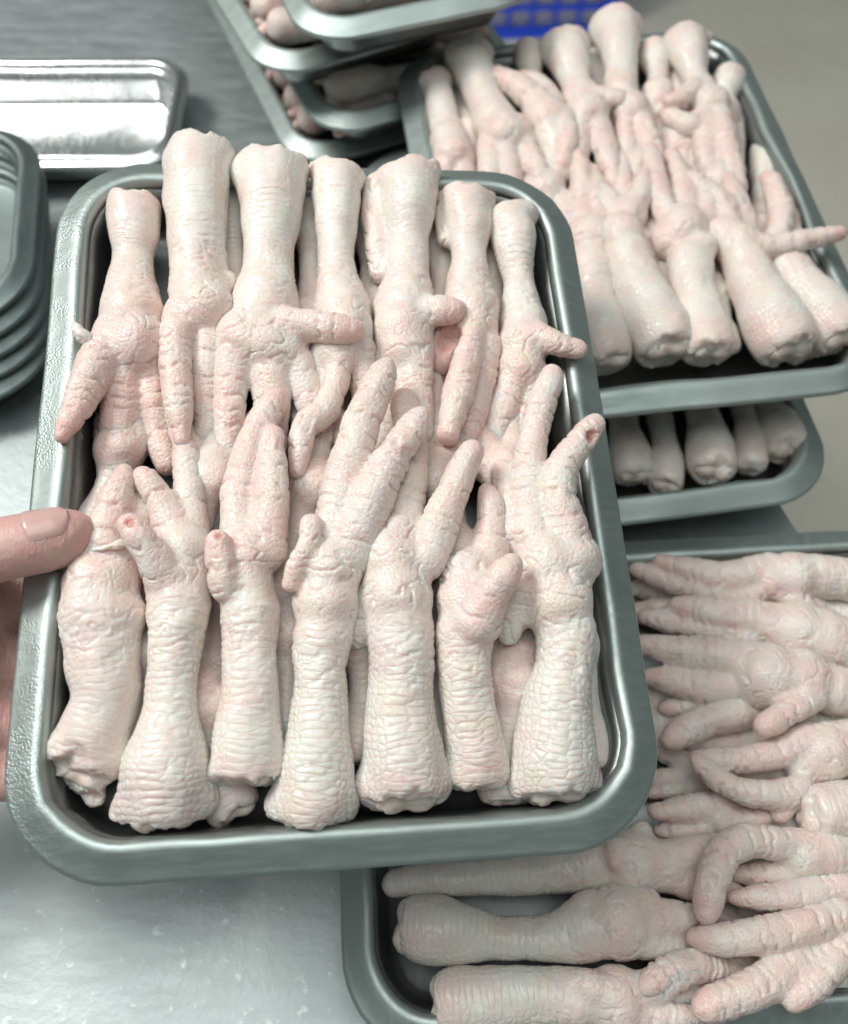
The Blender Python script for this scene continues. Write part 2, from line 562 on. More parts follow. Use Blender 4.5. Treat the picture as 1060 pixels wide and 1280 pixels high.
def foot_mesh(name, strands, vox=0.0013, sub=1, seed=0, scute=1.0, ring=0.3, cuts=(), wounds=(), pink=0.3, detail=1.0):
    S, lo = foot_field(strands, vox, cuts, wounds)
    V, Q = surface_nets(S, lo, vox)
    V = laplace(V, Q, 2, 0.5)
    for _ in range(sub):
        V, Q = subdivide(V, Q); V = laplace(V, Q, 2, 0.5)
    Nn = normals(V, Q)
    ns = len(strands)
    D = np.full((len(V), ns), 9.0); U = np.zeros((len(V), ns)); PH = np.zeros((len(V), ns)); RR = np.full((len(V), ns), 0.008)
    for k, s in enumerate(strands):
        best = np.full(len(V), 9.0)
        bm = s.r.max() + 0.008
        sel = np.flatnonzero(((V > s.P.min(0) - bm) & (V < s.P.max(0) + bm)).all(1))
        Vs = V[sel]; bs = np.full(len(sel), 9.0); ba = np.full(len(sel), 9.0)
        for i in range(max(1, len(s.P) - 1)):
            j = min(i + 1, len(s.P) - 1)
            d, t = seg_dist(Vs, s.P[i], s.P[j], s.r[i], s.r[j])
            bs = np.minimum(bs, d)
            dax = d + (s.r[i] + (s.r[j] - s.r[i]) * t)
            b = np.flatnonzero(dax < ba)
            if not len(b):
                continue
            tang = s.P[j] - s.P[i]; tang = tang / max(np.linalg.norm(tang), 1e-9) if i != j else np.array([0, 1.0, 0])
            up = np.array([0, 0, 1.0]) - tang * tang[2]; up /= max(np.linalg.norm(up), 1e-6)
            sd = np.cross(tang, up)
            X = Vs[b] - (s.P[i] + t[b, None] * (s.P[j] - s.P[i]))
            g = sel[b]
            PH[g, k] = np.arctan2(X @ sd, X @ up)
            ui = s.u[i]; uj = s.u[j]
            tu = t[b]
            if i != j and (i == 0 or j == len(s.P) - 1):       # the pattern runs on over the rounded ends
                traw = ((Vs[b] - s.P[i]) @ (s.P[j] - s.P[i])) / max((uj - ui) ** 2, 1e-12)
                tu = np.where((i == 0) & (traw < 0), traw, tu) if i == 0 else np.where(traw > 1, traw, tu)
            U[g, k] = ui + (uj - ui) * tu
            RR[g, k] = s.r[i] + (s.r[j] - s.r[i]) * t[b]
            ba[b] = dax[b]
        best[sel] = bs
        D[:, k] = best if s.kind != 'hock' else 9.0
    Wt = np.exp(-np.clip(D - D.min(1, keepdims=True), 0, 0.05) / 0.0012); Wt /= Wt.sum(1, keepdims=True)
    disp = np.zeros(len(V)); pinkv = np.full(len(V), pink); blood = np.zeros(len(V)); peb = np.zeros(len(V))
    so = seed * 17.3; res = vox / 2 ** sub
    WM = Wt.argmax(1); WX = Wt.max(1); scl = np.zeros((len(V), 3)); scd = np.zeros(len(V))
    RX = np.array([[0.80, -0.36, 0.48], [0.60, 0.48, -0.64], [0.0, 0.80, 0.60]])
    for k, s in enumerate(strands):
        w = Wt[:, k]; m = w > 0.02
        if not m.any():
            continue
        u, ph, rr, p = U[m, k], PH[m, k], RR[m, k], V[m]
        Lu = s.u[-1]
        cyl = np.column_stack([np.cos(ph) * 1.3 + so, np.sin(ph) * 1.3 + k * 5.1, u / 0.009])
        if s.kind == 'toe':
            uu = u + 0.0022 * vn(cyl, seed)
            sp = 0.0080 + 0.0016 * math.sin(seed * 2.1 + k)
            q = uu / sp + 0.37 * k
            q = q + 0.34 * np.sin(q * 1.7 + seed) + 0.12 * np.sin(q * 4.1 + k)               # uneven spacing
            fr = q % 1.0
            dist = np.minimum(fr, 1 - fr) * sp
            dep = 0.12 + 0.88 * sstep(-0.35, 0.3, vn(cyl * [1.2, 1.2, 0.5] + 9.1, seed + 2))
            g = np.exp(-(dist / max(0.00055, 0.75 * res)) ** 2)
            d = -0.00115 * (1.35 if res > 0.0008 else 1.0) * g * dep + 0.00016 * (0.5 - 0.5 * np.cos(2 * np.pi * fr))
            # fine secondary folds
            fr2 = (uu / 0.0031 + 0.5 * vn(cyl * [1, 1, 1.4] + 5, seed + 7)) % 1.0
            d -= 0.00034 * np.exp(-(np.minimum(fr2, 1 - fr2) * 0.0031 / 0.0005) ** 2) * sstep(-0.1, 0.35, vn(cyl * [1.5, 1.5, 1] + 15, seed + 1))
            uu2 = u + 0.0009 * vn(cyl * [2, 2, 2.2] + 3.3, seed + 3)
            f1, f2 = cells(uu2 / 0.0019, ph * rr / 0.0024 + 40, seed + 5)
            d += 0.00005 * sstep(0.0, 0.35, f2 - f1) * detail
            own = WM[m] == k; gi = np.flatnonzero(m)[own]
            scl[gi, 0] = (uu2 / 0.0018 + seed * 3.1)[own]; scl[gi, 1] = (ph * rr / 0.0027 + k * 40)[own]
            scd[gi] = (0.19 * sstep(0.5, 0.9, WX[m]))[own]
            d *= sstep(0, 0.008, Lu - u) * 0.7 + 0.3
            pv = 0.16 + 0.36 * sstep(0.010, 0.0, Lu - u) + 0.25 * vn(cyl * [1, 1, 0.5] + 21, seed + 4)
            pb = np.full(len(u), 0.8)
        elif s.kind == 'shank':
            uu = u + 0.0011 * vn(cyl * [1, 1, 0.9], seed + 6)
            arc = ph * np.maximum(rr, 0.007)
            low = sstep(1.0, 0.55, u / max(Lu, 1e-4))       # plates fade towards the joint with the toes
            side = sstep(0.55, 0.95, np.abs(ph + 0.5 * vn(cyl * [0.5, 0.5, 1], seed)))
            arw = arc + 0.0012 * vn(cyl * [1, 1, 1.3] + 8, seed + 30)
            f1, f2 = cells(uu / 0.0031, arw / 0.0105 + 50, seed + 8, 0.8)
            h1, h2 = cells(uu / 0.0028, arw / 0.0036 + 50, seed + 9, 1.0)
            plate = sstep(0.0, 0.30, f2 - f1) * (1 - side) + sstep(0.0, 0.34, h2 - h1) * side * 0.8
            d = scute * 0.00042 * (plate - 0.65) * (0.35 + 0.65 * low) * (0.75 + 0.5 * vn(cyl * [0.8, 0.8, 0.5] + 4, seed + 41))
            own = WM[m] == k; gi = np.flatnonzero(m)[own]
            aa = np.abs(arw)
            bw = 0.0085 if scute > 1.05 else 0.0145
            ga = np.where(aa < 0.0075, aa / bw, 0.0075 / bw + (aa - 0.0075) / 0.0034)
            scl[gi, 0] = (uu / 0.0030 + seed * 3.1)[own]; scl[gi, 1] = (np.sign(arw) * ga + 7.5)[own]
            scd[gi] = ((0.16 + 0.44 * min(scute, 1.0)) * (0.45 + 0.55 * low) * sstep(0.45, 0.85, WX[m]))[own]
            rg = (uu / 0.0030) % 1.0
            d -= ring * 0.00038 * np.exp(-(np.minimum(rg, 1 - rg) * 0.0030 / 0.00055) ** 2) * sstep(-0.4, 0.4, vn(cyl * [1.2, 1.2, 0.8] + 2, seed + 5))
            wr = np.exp(-((u - 0.84 * Lu) / 0.016) ** 2)
            wc = np.column_stack([u / 0.0042 + so, arc / 0.016, np.zeros(len(u))]) @ RX.T
            wn_ = np.abs(vn(wc + 0.7 * vn(p / 0.006, seed + 16)[:, None], seed + 10))
            d -= wr * 0.0006 * sstep(0.25, 0.0, wn_)
            pv = 0.20 * vn(cyl * [1, 1, 0.4] + 33, seed + 11) - 0.20 * low + 0.25 * sstep(0.012, 0.0, u)
            pb = np.full(len(u), 0.3)
        else:
            wq = np.column_stack([vn(p / 0.012 + so, seed + 17), vn(p / 0.012 - so, seed + 18), vn(p / 0.012 + 3, seed + 19)])
            q1 = (p * [85, 125, 100] + 0.8 * wq) @ RX.T + so
            wn_ = np.abs(vn(q1, seed + 12))
            d = -0.0011 * sstep(0.13, 0.0, wn_) * sstep(-0.5, 0.2, vn(p / 0.010 + so, seed + 29))
            pv = 0.10 + 0.25 * vn(p / 0.012 + so, seed + 14)
            pb = np.full(len(u), 1.0)
        disp[m] += w[m] * d; pinkv[m] += w[m] * pv; peb[m] += w[m] * pb
    disp += 0.0008 * vn(V / 0.013 + so, seed + 20) + 0.00016 * vn(V / 0.0052 + so, seed + 21)
    pinkv += 0.30 * vn(V / 0.016 + so, seed + 22) + 0.04 * vn(V / 0.006 + so, seed + 23)
    for (c, r) in wounds:
        dd = np.linalg.norm(V - c, axis=1)
        blood = np.maximum(blood, sstep(r * 1.25, r * 0.7, dd))
    V2 = V + Nn * disp[:, None]
    me = mesh_np(name, V2, Q)
    pk = np.clip(pinkv, 0, 1)[:, None]
    col = np.array(CREAM) * (1 - pk) + np.array(PINK) * pk
    ye = (0.28 * sstep(0.1, 0.7, vn(V / 0.010 + so, seed + 24)))[:, None]
    col = col * (1 - ye) + np.array((0.80, 0.72, 0.54)) * ye
    li = (0.30 * sstep(0.2, 0.8, vn(V / 0.018 + so, seed + 25)))[:, None]
    col = col * (1 - li) + np.array((0.76, 0.68, 0.69)) * li
    bl = blood[:, None]
    col = col * (1 - bl) + np.array((0.62, 0.26, 0.21)) * bl
    rg_ = np.clip(0.29 + 0.12 * vn(V / 0.009 + so, seed + 26), 0.2, 0.7)
    at = me.attributes.new('tint', 'FLOAT_COLOR', 'POINT')
    at.data.foreach_set('color', np.column_stack([col, rg_]).astype(np.float32).ravel())
    at = me.attributes.new('scale', 'FLOAT_VECTOR', 'POINT'); at.data.foreach_set('vector', scl.astype(np.float32).ravel())
    at = me.attributes.new('scale_depth', 'FLOAT', 'POINT'); at.data.foreach_set('value', scd.astype(np.float32))
    at = me.attributes.new('pebble', 'FLOAT', 'POINT'); at.data.foreach_set('value', np.clip(peb, 0, 1).astype(np.float32))
    return me


def strands_px(frame, spec, fat=1.0):
    """turns a foot drawn over the photograph (pixel, pixel, height in mm, radius in pixels) into bones in the tray"""
    out = []

    def conv(pts):
        P, r = [], []
        for (x, y, h, rp) in pts:
            p, s = frame.at(x, y, h / 1000.0)
            P.append(p); r.append(rp * s * fat)
        return np.array(P), np.array(r)
    for kind, key in (('shank', 'shank'),):
        if spec.get(key):
            P, r = conv(spec[key]); out.append(Strand('shank', P, r, 5))
    for pd in spec.get('pads', ()):
        pts = [pd] if not isinstance(pd[0], (tuple, list)) else pd
        P, r = conv(pts); out.append(Strand('pad', P, r, 4))
    for pd in spec.get('hocks', ()):
        P, r = conv([pd]); out.append(Strand('hock', P, r, 4))
    for t in spec.get('toes', ()):
        P, r = conv(t); out.append(Strand('toe', P, r * (0.96 if fat > 1 else 1), 6))
    return out


def build_foot(frame, spec, label, group, vox=0.0013, sub=1, seed=0, mat=None, scute=1.0, ring=0.3, pink=0.3, fat=1.0):
    st = strands_px(frame, spec, fat)
    cuts = []
    if spec.get('cut') and st and st[0].kind == 'shank':
        s = st[0]
        d = s.P[0] - s.P[3]; d /= np.linalg.norm(d)
        tilt = np.array(spec.get('tilt', (0, 0, 0)), float)
        nrm = d + tilt; nrm /= np.linalg.norm(nrm)
        cuts.append((s.P[0] + d * s.r[0] * spec['cut'], nrm, 0.0030, 0.032, seed + 50))
    wounds = []
    for (x, y, h, rp) in spec.get('wounds', ()):
        p, sc_ = frame.at(x, y, h / 1000.0); wounds.append((p, rp * sc_))
    o = s0 = st[0].P[0].copy()
    for s in st:
        s.P = s.P - o
    cuts = [(c - o, n_, a, b, d_) for (c, n_, a, b, d_) in cuts]
    wounds = [(c - o, r) for (c, r) in wounds]
    me = foot_mesh('chicken_foot', st, vox, sub, seed, scute, ring, cuts, wounds, pink)
    ob = obj('chicken_foot', me, mat or MAT_SKIN)
    ob.matrix_world = frame.matrix() @ Matrix.Translation(Vector(o))
    tag(ob, label, 'chicken foot', group)
    for part, pts in spec.get('extras', ()):                 # loose tendon or skin strip still attached
        P, r = [], []
        for (x, y, h, rp) in pts:
            p, q_ = frame.at(x, y, h / 1000.0); P.append(p - o); r.append(rp * q_)
        obj(part, foot_mesh(part, [Strand('shank', np.array(P), np.array(r), 6)], 0.0006, 0, seed + 5, 0, 0, (), (), 0.15, 0.2), MAT_SKIN, ob)
    # the sawn bone and gristle showing at the cut end
    if cuts and spec.get('bone', True):
        c, nrm = cuts[0][0], cuts[0][1]
        r = st[0].r[0]
        side = np.cross(nrm, [0, 0, 1.0]); side /= np.linalg.norm(side)
        upv = np.cross(side, nrm)
        bs = [Strand('pad', np.array([c - nrm * 0.004 + side * r * 0.36 + upv * r * 0.12]), np.array([r * 0.46])),
              Strand('pad', np.array([c - nrm * 0.004 - side * r * 0.34 + upv * r * 0.05]), np.array([r * 0.48])),
              Strand('pad', np.array([c - nrm * 0.005 - upv * r * 0.40]), np.array([r * 0.36])),
              Strand('pad', np.array([c - nrm * 0.012]), np.array([r * 0.6]))]
        bm_ = foot_mesh('bone_end', bs, 0.0013, 0, seed + 3, 0, 0, (), (), 0.2, 0.3)
        obj('bone_end', bm_, MAT_BONE, ob)
    return ob


def auto(hx, hy, px, py, h0, h1, w, tl, spread=0.32, ntoe=3, hallux=0, droop=-6, rnd=0):
    """a foot from its hock and pad positions, toes fanned out beyond the pad"""
    R = random.Random(rnd * 7919 + int(hx) * 31 + int(hy))
    dx, dy = px - hx, py - hy
    L_ = math.hypot(dx, dy); ux, uy = dx / L_, dy / L_; nx, ny = -uy, ux
    lerp = lambda t: (hx + dx * t, hy + dy * t, h0 + (h1 - h0) * t)
    bend = R.uniform(-0.06, 0.06) * L_
    sh = []
    for t, k in ((0, .92), (.18, .90), (.45, .64), (.75, .66), (.95, .80)):
        x, y, h = lerp(t); b = math.sin(t * math.pi) * bend
        sh.append((x + nx * b, y + ny * b, h, w * k))
    spec = dict(shank=sh, pads=[(px, py, h1 + 2, w * 0.92), (px + ux * w * .5, py + uy * w * .5, h1, w * 0.85)], toes=[])
    for i in range(ntoe):
        a = (i - (ntoe - 1) / 2) * spread + R.uniform(-.08, .08)
        vx, vy = ux * math.cos(a) - uy * math.sin(a), ux * math.sin(a) + uy * math.cos(a)
        off = (i - (ntoe - 1) / 2) * w * 0.55
        l = tl * R.uniform(.82, 1.08)
        cv = R.uniform(-.12, .12) * l
        pts = []
        for t, k in ((0.0, .56), (.35, .54), (.7, .46), (1.0, .30)):
            b = math.sin(t * math.pi * .8) * cv
            pts.append((px + ux * w * .4 + nx * off + vx * l * t + nx * b, py + uy * w * .4 + ny * off + vy * l * t + ny * b, h1 + droop * t, w * k))
        spec['toes'].append(pts)
    spec['cut'] = 0.45; spec['tilt'] = (R.uniform(-.2, .2), 0, R.uniform(-.1, .3))
    if hallux:
        s = hallux
        spec['toes'].append([(px + nx * w * .5 * s, py + ny * w * .5 * s, h1 + 5, w * .45), (px + nx * w * 1.1 * s, py + ny * w * 1.1 * s, h1 + 8, w * .42), (px + nx * w * 1.7 * s + ux * w * .2, py + ny * w * 1.7 * s + uy * w * .2, h1 + 8, w * .30)])
    return spec


# ------------------------------------------------------------------ the setting: table, floor
# table top: its long right edge runs slantwise under the trays
ex, ey = np.array([0.227, 0.307]), np.array([0.045, 0.815])
dv = (ey - ex) / np.linalg.norm(ey - ex); nv = np.array([-dv[1], dv[0]])    # nv points to the left, over the table
c_near = ex - dv * 0.75; c_far = ex + dv * 0.86
quad = [c_near, c_far, c_far + nv * 1.5, c_near + nv * 1.5]
V, Q = [], []
TH = 0.03
for z in (0.0, -0.004, -TH):
    k = 0.004 if z == 0 else 0.0
    cen = sum(quad) / 4
    for q in quad:
        v_ = q + (cen - q) / np.linalg.norm(cen - q) * k
        V.append((v_[0], v_[1], z))
Q.append((0, 3, 2, 1) if False else (3, 2, 1, 0))
for r_ in range(2):
    for i in range(4):
        j = (i + 1) % 4
        Q.append((r_ * 4 + i, r_ * 4 + j, r_ * 4 + 4 + j, r_ * 4 + 4 + i))
Q.append((8, 9, 10, 11))
tb = obj('table', mesh_np('table', V, Q, False), MAT_TABLE)
tb['kind'] = 'structure'
fl = obj('floor', mesh_np('floor', [(-6, -4, -0.78), (6, -4, -0.78), (6, 9, -0.78), (-6, 9, -0.78)], [(0, 1, 2, 3)], False), MAT_FLOOR)
fl['kind'] = 'structure'


# ------------------------------------------------------------------ trays
def ring_pts(w, l, r, nseg=10, nside=10):
    """rounded rectangle, counter-clockwise, same count for every size"""
    pts = []
    hw, hl = w / 2, l / 2
    cs = [(hw - r, hl - r, 0), (-hw + r, hl - r, 90), (-hw + r, -hl + r, 180), (hw - r, -hl + r, 270)]
    for ci, (cx, cy, a0) in enumerate(cs):
        arc = [(cx + r * math.cos(math.radians(a0 + 90 * i / nseg)), cy + r * math.sin(math.radians(a0 + 90 * i / nseg))) for i in range(nseg + 1)]
        pts += arc
        nx_ = cs[(ci + 1) % 4]
        a1 = math.radians(nx_[2])
        end = (nx_[0] + r * math.cos(a1), nx_[1] + r * math.sin(a1))
        for i in range(1, nside):
            t = i / nside
            pts.append((arc[-1][0] + (end[0] - arc[-1][0]) * t, arc[-1][1] + (end[1] - arc[-1][1]) * t))
    return np.array(pts)


_tray_cache = {}


def tray_meshes(w, l, d, rimw, seed, rc=0.042, dent=1.0, lip=0.0062):
    key = (w, l, d, rimw, seed, rc, dent, lip)
    if key in _tray_cache:
        return _tray_cache[key]

    def loft(profile, cap=None):
        V, Q = [], []
        n = None
        for (inset, z, dn) in profile:
            p = ring_pts(w - 2 * inset, l - 2 * inset, max(rc - inset * 0.85, 0.012))
            n = len(p)
            q = np.column_stack([p, np.full(n, z)])
            if dn:
                rad = p / np.linalg.norm(p, axis=1, keepdims=True)
                nn = vn(np.column_stack([p / 0.035, np.full(n, seed * 3.7)]), seed)
                n2 = vn(np.column_stack([p / 0.012, np.full(n, seed * 1.7)]), seed + 1)
                a = (nn * 0.0016 + np.where(n2 > 0.35, (n2 - 0.35) * 0.003, 0)) * dn * dent
                q[:, :2] += rad * a[:, None]
                q[:, 2] += a * 0.35 + dn * dent * 0.0005 * vn(np.column_stack([p / 0.028, np.full(n, seed * 0.7)]), seed + 2)
            V.append(q)
        V = np.vstack(V); k = len(profile)
        for a in range(k - 1):
            for i in range(n):
                j = (i + 1) % n
                Q.append((a * n + i, a * n + j, (a + 1) * n + j, (a + 1) * n + i))
        return V, Q, n
    ri = rimw
    # rim: rolled lip, gently domed flange, rounded inner edge
    lp = lip
    prof = [(0.0006, d - lp - .0012, .3), (0.0001, d - lp - .0010, .3), (0.0, d - lp, .3), (0.0004, d - lp + .0006, .3), (0.0012, d - lp * .86, .4), (ri * .3, d - lp * .58, .5), (ri * .55, d - lp * .28, .6),
            (ri - 0.0040, d - lp * .06, .6), (ri - 0.0028, d, .7), (ri - 0.0016, d - .0001, .8), (ri - 0.0006, d - 0.0009, 1.0), (ri, d - 0.0022, 1.0), (ri + 0.0006, d - 0.0045, 1.0)]
    V, Q, n = loft(prof)
    rim = mesh_np('rim', V, np.array(Q)[:, ::-1] if False else Q)
    prof2 = [(ri + 0.0006, d - 0.0045, 1.0), (ri + 0.0030, d * 0.55, 1.0), (ri + 0.0055, d * 0.2, .5), (ri + 0.0075, d * 0.07, .2), (ri + 0.011, 0.0012, 0), (ri + 0.016, 0.0, 0)]
    V, Q, n = loft(prof2)
    c = len(V)
    # floor: close with rings shrinking to the middle
    last = V[-n:]
    rings = [last]
    for k in (0.72, 0.4, 0.12):
        rr_ = last.copy(); rr_[:, :2] *= k; rings.append(rr_)
    base = c - n
    V = np.vstack([V] + rings[1:])
    for a in range(3):
        for i in range(n):
            j = (i + 1) % n
            s0 = base + a * n; Q.append((s0 + i, s0 + j, s0 + n + j, s0 + n + i))
    # last hole: fan of quads across
    s0 = base + 3 * n
    for i in range(n // 2 - 1):
        Q.append((s0 + i, s0 + i + 1, s0 + n - 2 - i, s0 + n - 1 - i))
    basin = mesh_np('basin', V, Q)
    for me, th in ((rim, 0.0009), (basin, 0.0009)):
        pass
    _tray_cache[key] = (rim, basin)
    return rim, basin


def tray(frame, label, group=None, mat=None, basin_mat=None, w=TW, l=TL, d=TD, rimw=0.0140, seed=1, rc=0.042, dent=1.0, lip=0.0062):
    e = empty('steel_tray', frame)
    tag(e, label, 'tray', group)
    rim, basin = tray_meshes(w, l, d, rimw, seed, rc, dent, lip)
    a = obj('rim', rim, mat or MAT_TRAY, e); b = obj('basin', basin, basin_mat or MAT_BASIN_SHADE, e)
    for o in (a, b):
        s = o.modifiers.new('sheet', 'SOLIDIFY'); s.thickness = 0.0009; s.offset = -1 if False else 1
    return e


tray(HELD, 'grey steel tray held up by a thumb, full of chicken feet in two rows', mat=MAT_TRAY_WET, seed=3)
tray(BACK, 'steel tray of chicken feet at the upper right, topmost over the concrete floor', seed=5, dent=1.6)
tray(FRONT, 'steel tray at the lower right with chicken feet lying sideways in it', seed=8)
tray(UNDER, 'steel tray of shaded chicken feet directly beneath the upper right tray', seed=11)

# ------------------------------------------------------------------ feet in the held tray
G1 = 'chicken feet in the held tray'
held = []
# back row, hocks at the far rim
held.append(('pinkish chicken foot with a torn pale hock, far left of the held tray back row', dict(
    shank=[(167, 258, 32, 33), (168, 285, 31, 32), (166, 322, 28, 26), (164, 352, 28, 30), (166, 392, 29, 40)],
    pads=[(170, 432, 31, 42), (152, 420, 30, 36)],
    toes=[[(136, 424, 33, 25), (116, 466, 36, 26), (94, 516, 38, 19), (78, 545, 38, 12)],
          [(154, 470, 27, 27), (150, 530, 22, 26), (146, 590, 17, 23), (143, 628, 13, 15)],
          [(190, 470, 25, 24), (196, 525, 21, 21), (208, 580, 17, 16)]], extras=[('skin_flap', [(92, 402, 42, 3), (98, 414, 42, 8), (108, 424, 40, 9), (122, 432, 37, 8)])], cut=0.4, tilt=(.2, 0, .3)), dict(scute=.15, ring=.25, pink=.5)))
held.append(('chicken foot with a squared off ragged hock, second from left in the back row', dict(
    shank=[(250, 192, 38, 38), (247, 225, 38, 40), (246, 280, 35, 37), (248, 330, 33, 36), (250, 362, 32, 38)],
    pads=[(256, 388, 33, 40), (238, 400, 31, 34), (284, 352, 33, 13)],
    toes=[[(226, 390, 36, 23), (219, 440, 38, 21), (224, 505, 38, 19), (228, 549, 37, 11)],
          [(262, 430, 31, 25), (256, 490, 28, 20), (262, 560, 24, 19), (264, 612, 20, 16)],
          [(280, 430, 30, 20), (284, 500, 25, 18), (282, 545, 22, 14)]], hocks=[(228, 204, 37, 21), (274, 197, 38, 18), (222, 250, 36, 16)], cut=0.35, tilt=(0, 0, .25)), dict(scute=.25, ring=.8, pink=.3)))
held.append(('chicken foot with its spur toe crossing rightward, third in the back row', dict(
    shank=[(341, 208, 38, 40), (340, 240, 37, 42), (336, 300, 34, 33), (335, 345, 33, 33), (332, 385, 33, 44)],
    pads=[(332, 432, 34, 40), (310, 425, 33, 42), (352, 440, 33, 34)],
    toes=[[(360, 402, 41, 21), (395, 408, 44, 22), (428, 413, 45, 20), (440, 413, 45, 17)],
          [(296, 440, 33, 30), (288, 490, 31, 23), (284, 550, 27, 21), (280, 602, 23, 14)],
          [(338, 470, 32, 27), (340, 520, 28, 23), (338, 580, 22, 18)],
          [(372, 455, 32, 24), (384, 490, 30, 21), (396, 540, 25, 18)]], hocks=[(312, 216, 37, 24), (364, 208, 37, 25)], cut=0.25, tilt=(.1, 0, .2)), dict(scute=.2, ring=.6, pink=.25)))
held.append(('slim necked chicken foot, fourth from left in the back row of the held tray', dict(
    shank=[(421, 216, 36, 27), (421, 245, 36, 31), (420, 300, 33, 24), (422, 345, 32, 25), (428, 385, 32, 36)],
    pads=[(430, 410, 33, 38), (420, 440, 31, 34)],
    toes=[[(424, 440, 34, 22), (420, 480, 35, 17), (404, 516, 38, 18), (384, 530, 40, 18), (376, 556, 40, 17), (372, 588, 39, 12)],
          [(400, 455, 29, 20), (396, 500, 26, 18), (400, 545, 22, 14)],
          [(452, 440, 30, 20), (456, 490, 26, 18), (460, 540, 22, 14)]], hocks=[(404, 212, 36, 18), (438, 218, 35, 20)], cut=0.25, tilt=(.2, 0, .2)), dict(scute=.3, ring=.7, pink=.22)))
held.append(('chicken foot with a broad hock and short spur toe, fifth in the back row', dict(
    shank=[(512, 218, 37, 32), (511, 245, 37, 36), (510, 300, 34, 26), (510, 345, 33, 28), (506, 385, 33, 40)],
    pads=[(504, 415, 33, 39), (508, 440, 32, 36), [(470, 235, 31, 18), (472, 290, 29, 20), (476, 340, 28, 16)]],
    toes=[[(524, 386, 39, 20), (548, 388, 42, 20), (568, 389, 43, 17)],
          [(516, 455, 33, 26), (520, 495, 31, 22), (530, 540, 28, 16)],
          [(490, 450, 30, 23), (494, 510, 27, 21), (500, 570, 23, 17), (506, 610, 18, 12)]], hocks=[(490, 222, 36, 20), (532, 212, 37, 20)], cut=0.3, tilt=(-.15, 0, .2)), dict(scute=.3, ring=.55, pink=.25)))
held.append(('chicken foot with raw red webbing between its toes, sixth in the back row', dict(
    shank=[(583, 246, 36, 28), (585, 270, 35, 31), (586, 320, 33, 22), (586, 352, 33, 28), (588, 385, 33, 35)],
    pads=[(590, 405, 32, 34), [(552, 246, 32, 10), (556, 300, 31, 11)]],
    toes=[[(592, 412, 37, 17), (582, 455, 40, 20), (570, 500, 40, 20), (560, 543, 38, 15)],
          [(608, 430, 32, 20), (600, 480, 31, 20), (588, 530, 28, 19), (580, 560, 25, 14)],
          [(600, 425, 30, 16), (578, 418, 29, 20), (558, 425, 28, 22), (550, 450, 26, 18)]], hocks=[(568, 240, 35, 17), (602, 246, 35, 17)], cut=0.3, tilt=(.1, 0, .2), wounds=[(560, 422, 38, 19)]), dict(scute=.15, ring=.35, pink=.45)))
held.append(('chicken foot with its spur resting on the rim, far right of the back row', dict(
    shank=[(641, 276, 34, 25), (642, 300, 34, 28), (648, 350, 31, 20), (652, 385, 31, 25), (655, 405, 32, 31)],
    pads=[(655, 430, 32, 33), (650, 462, 31, 30)],
    toes=[[(672, 420, 39, 18), (698, 430, 41, 16), (722, 437, 41, 13)],
          [(646, 470, 30, 24), (628, 510, 27, 22), (616, 550, 24, 18), (610, 590, 20, 12)],
          [(668, 470, 29, 22), (664, 520, 26, 20), (650, 565, 23, 18), (640, 600, 20, 14)]], hocks=[(626, 276, 34, 17), (657, 268, 33, 16)]), dict(scute=.3, ring=.75, pink=.25)))
# front row, hocks at the near rim, toes over the back row's
held.append(('chicken foot with its sawn bone end showing, near left corner of the held tray', dict(
    shank=[(104, 954, 25, 40), (114, 922, 27, 42), (132, 872, 29, 42), (128, 815, 31, 48), (124, 765, 33, 50)],
    pads=[(126, 732, 34, 48), (140, 700, 34, 38), (150, 770, 34, 34), [(70, 952, 22, 14), (84, 975, 22, 15), (116, 995, 19, 18)]],
    toes=[[(132, 690, 37, 34), (142, 640, 40, 27), (152, 604, 42, 18), (155, 590, 42, 12)],
          [(160, 680, 34, 26), (176, 640, 34, 22), (186, 600, 32, 16)]],
    extras=[('tendon', [(98, 689, 41, 6), (112, 688, 45, 5.5), (132, 685, 48, 6), (152, 680, 47, 7)])], hocks=[(76, 948, 25, 27), (140, 945, 25, 26)], cut=0.55, tilt=(-.35, -.25, 1.0)), dict(scute=.25, ring=.5, pink=.42)))
held.append(('chicken foot with an upright red tipped spur toe, second from left in the front row', dict(
    shank=[(207, 992, 27, 54), (207, 962, 29, 55), (212, 900, 33, 37), (216, 840, 35, 32), (220, 790, 37, 36), (224, 755, 38, 40)],
    pads=[(222, 725, 38, 40), (228, 690, 37, 38), [(150, 1020, 22, 12), (165, 1000, 24, 16)]],
    toes=[[(206, 722, 44, 28), (190, 696, 50, 23), (172, 668, 55, 20), (163, 656, 56, 17)],
          [(216, 660, 38, 28), (204, 630, 40, 22), (184, 602, 42, 17), (176, 592, 42, 12)],
          [(238, 660, 36, 25), (236, 610, 35, 20), (232, 570, 33, 17), (230, 556, 33, 12)]],
    hocks=[(164, 1008, 25, 22), (250, 998, 26, 22)], cut=0.55, tilt=(0, .0, -.35), wounds=[(161, 650, 62, 9)]), dict(scute=.75, ring=.7, pink=.22)))
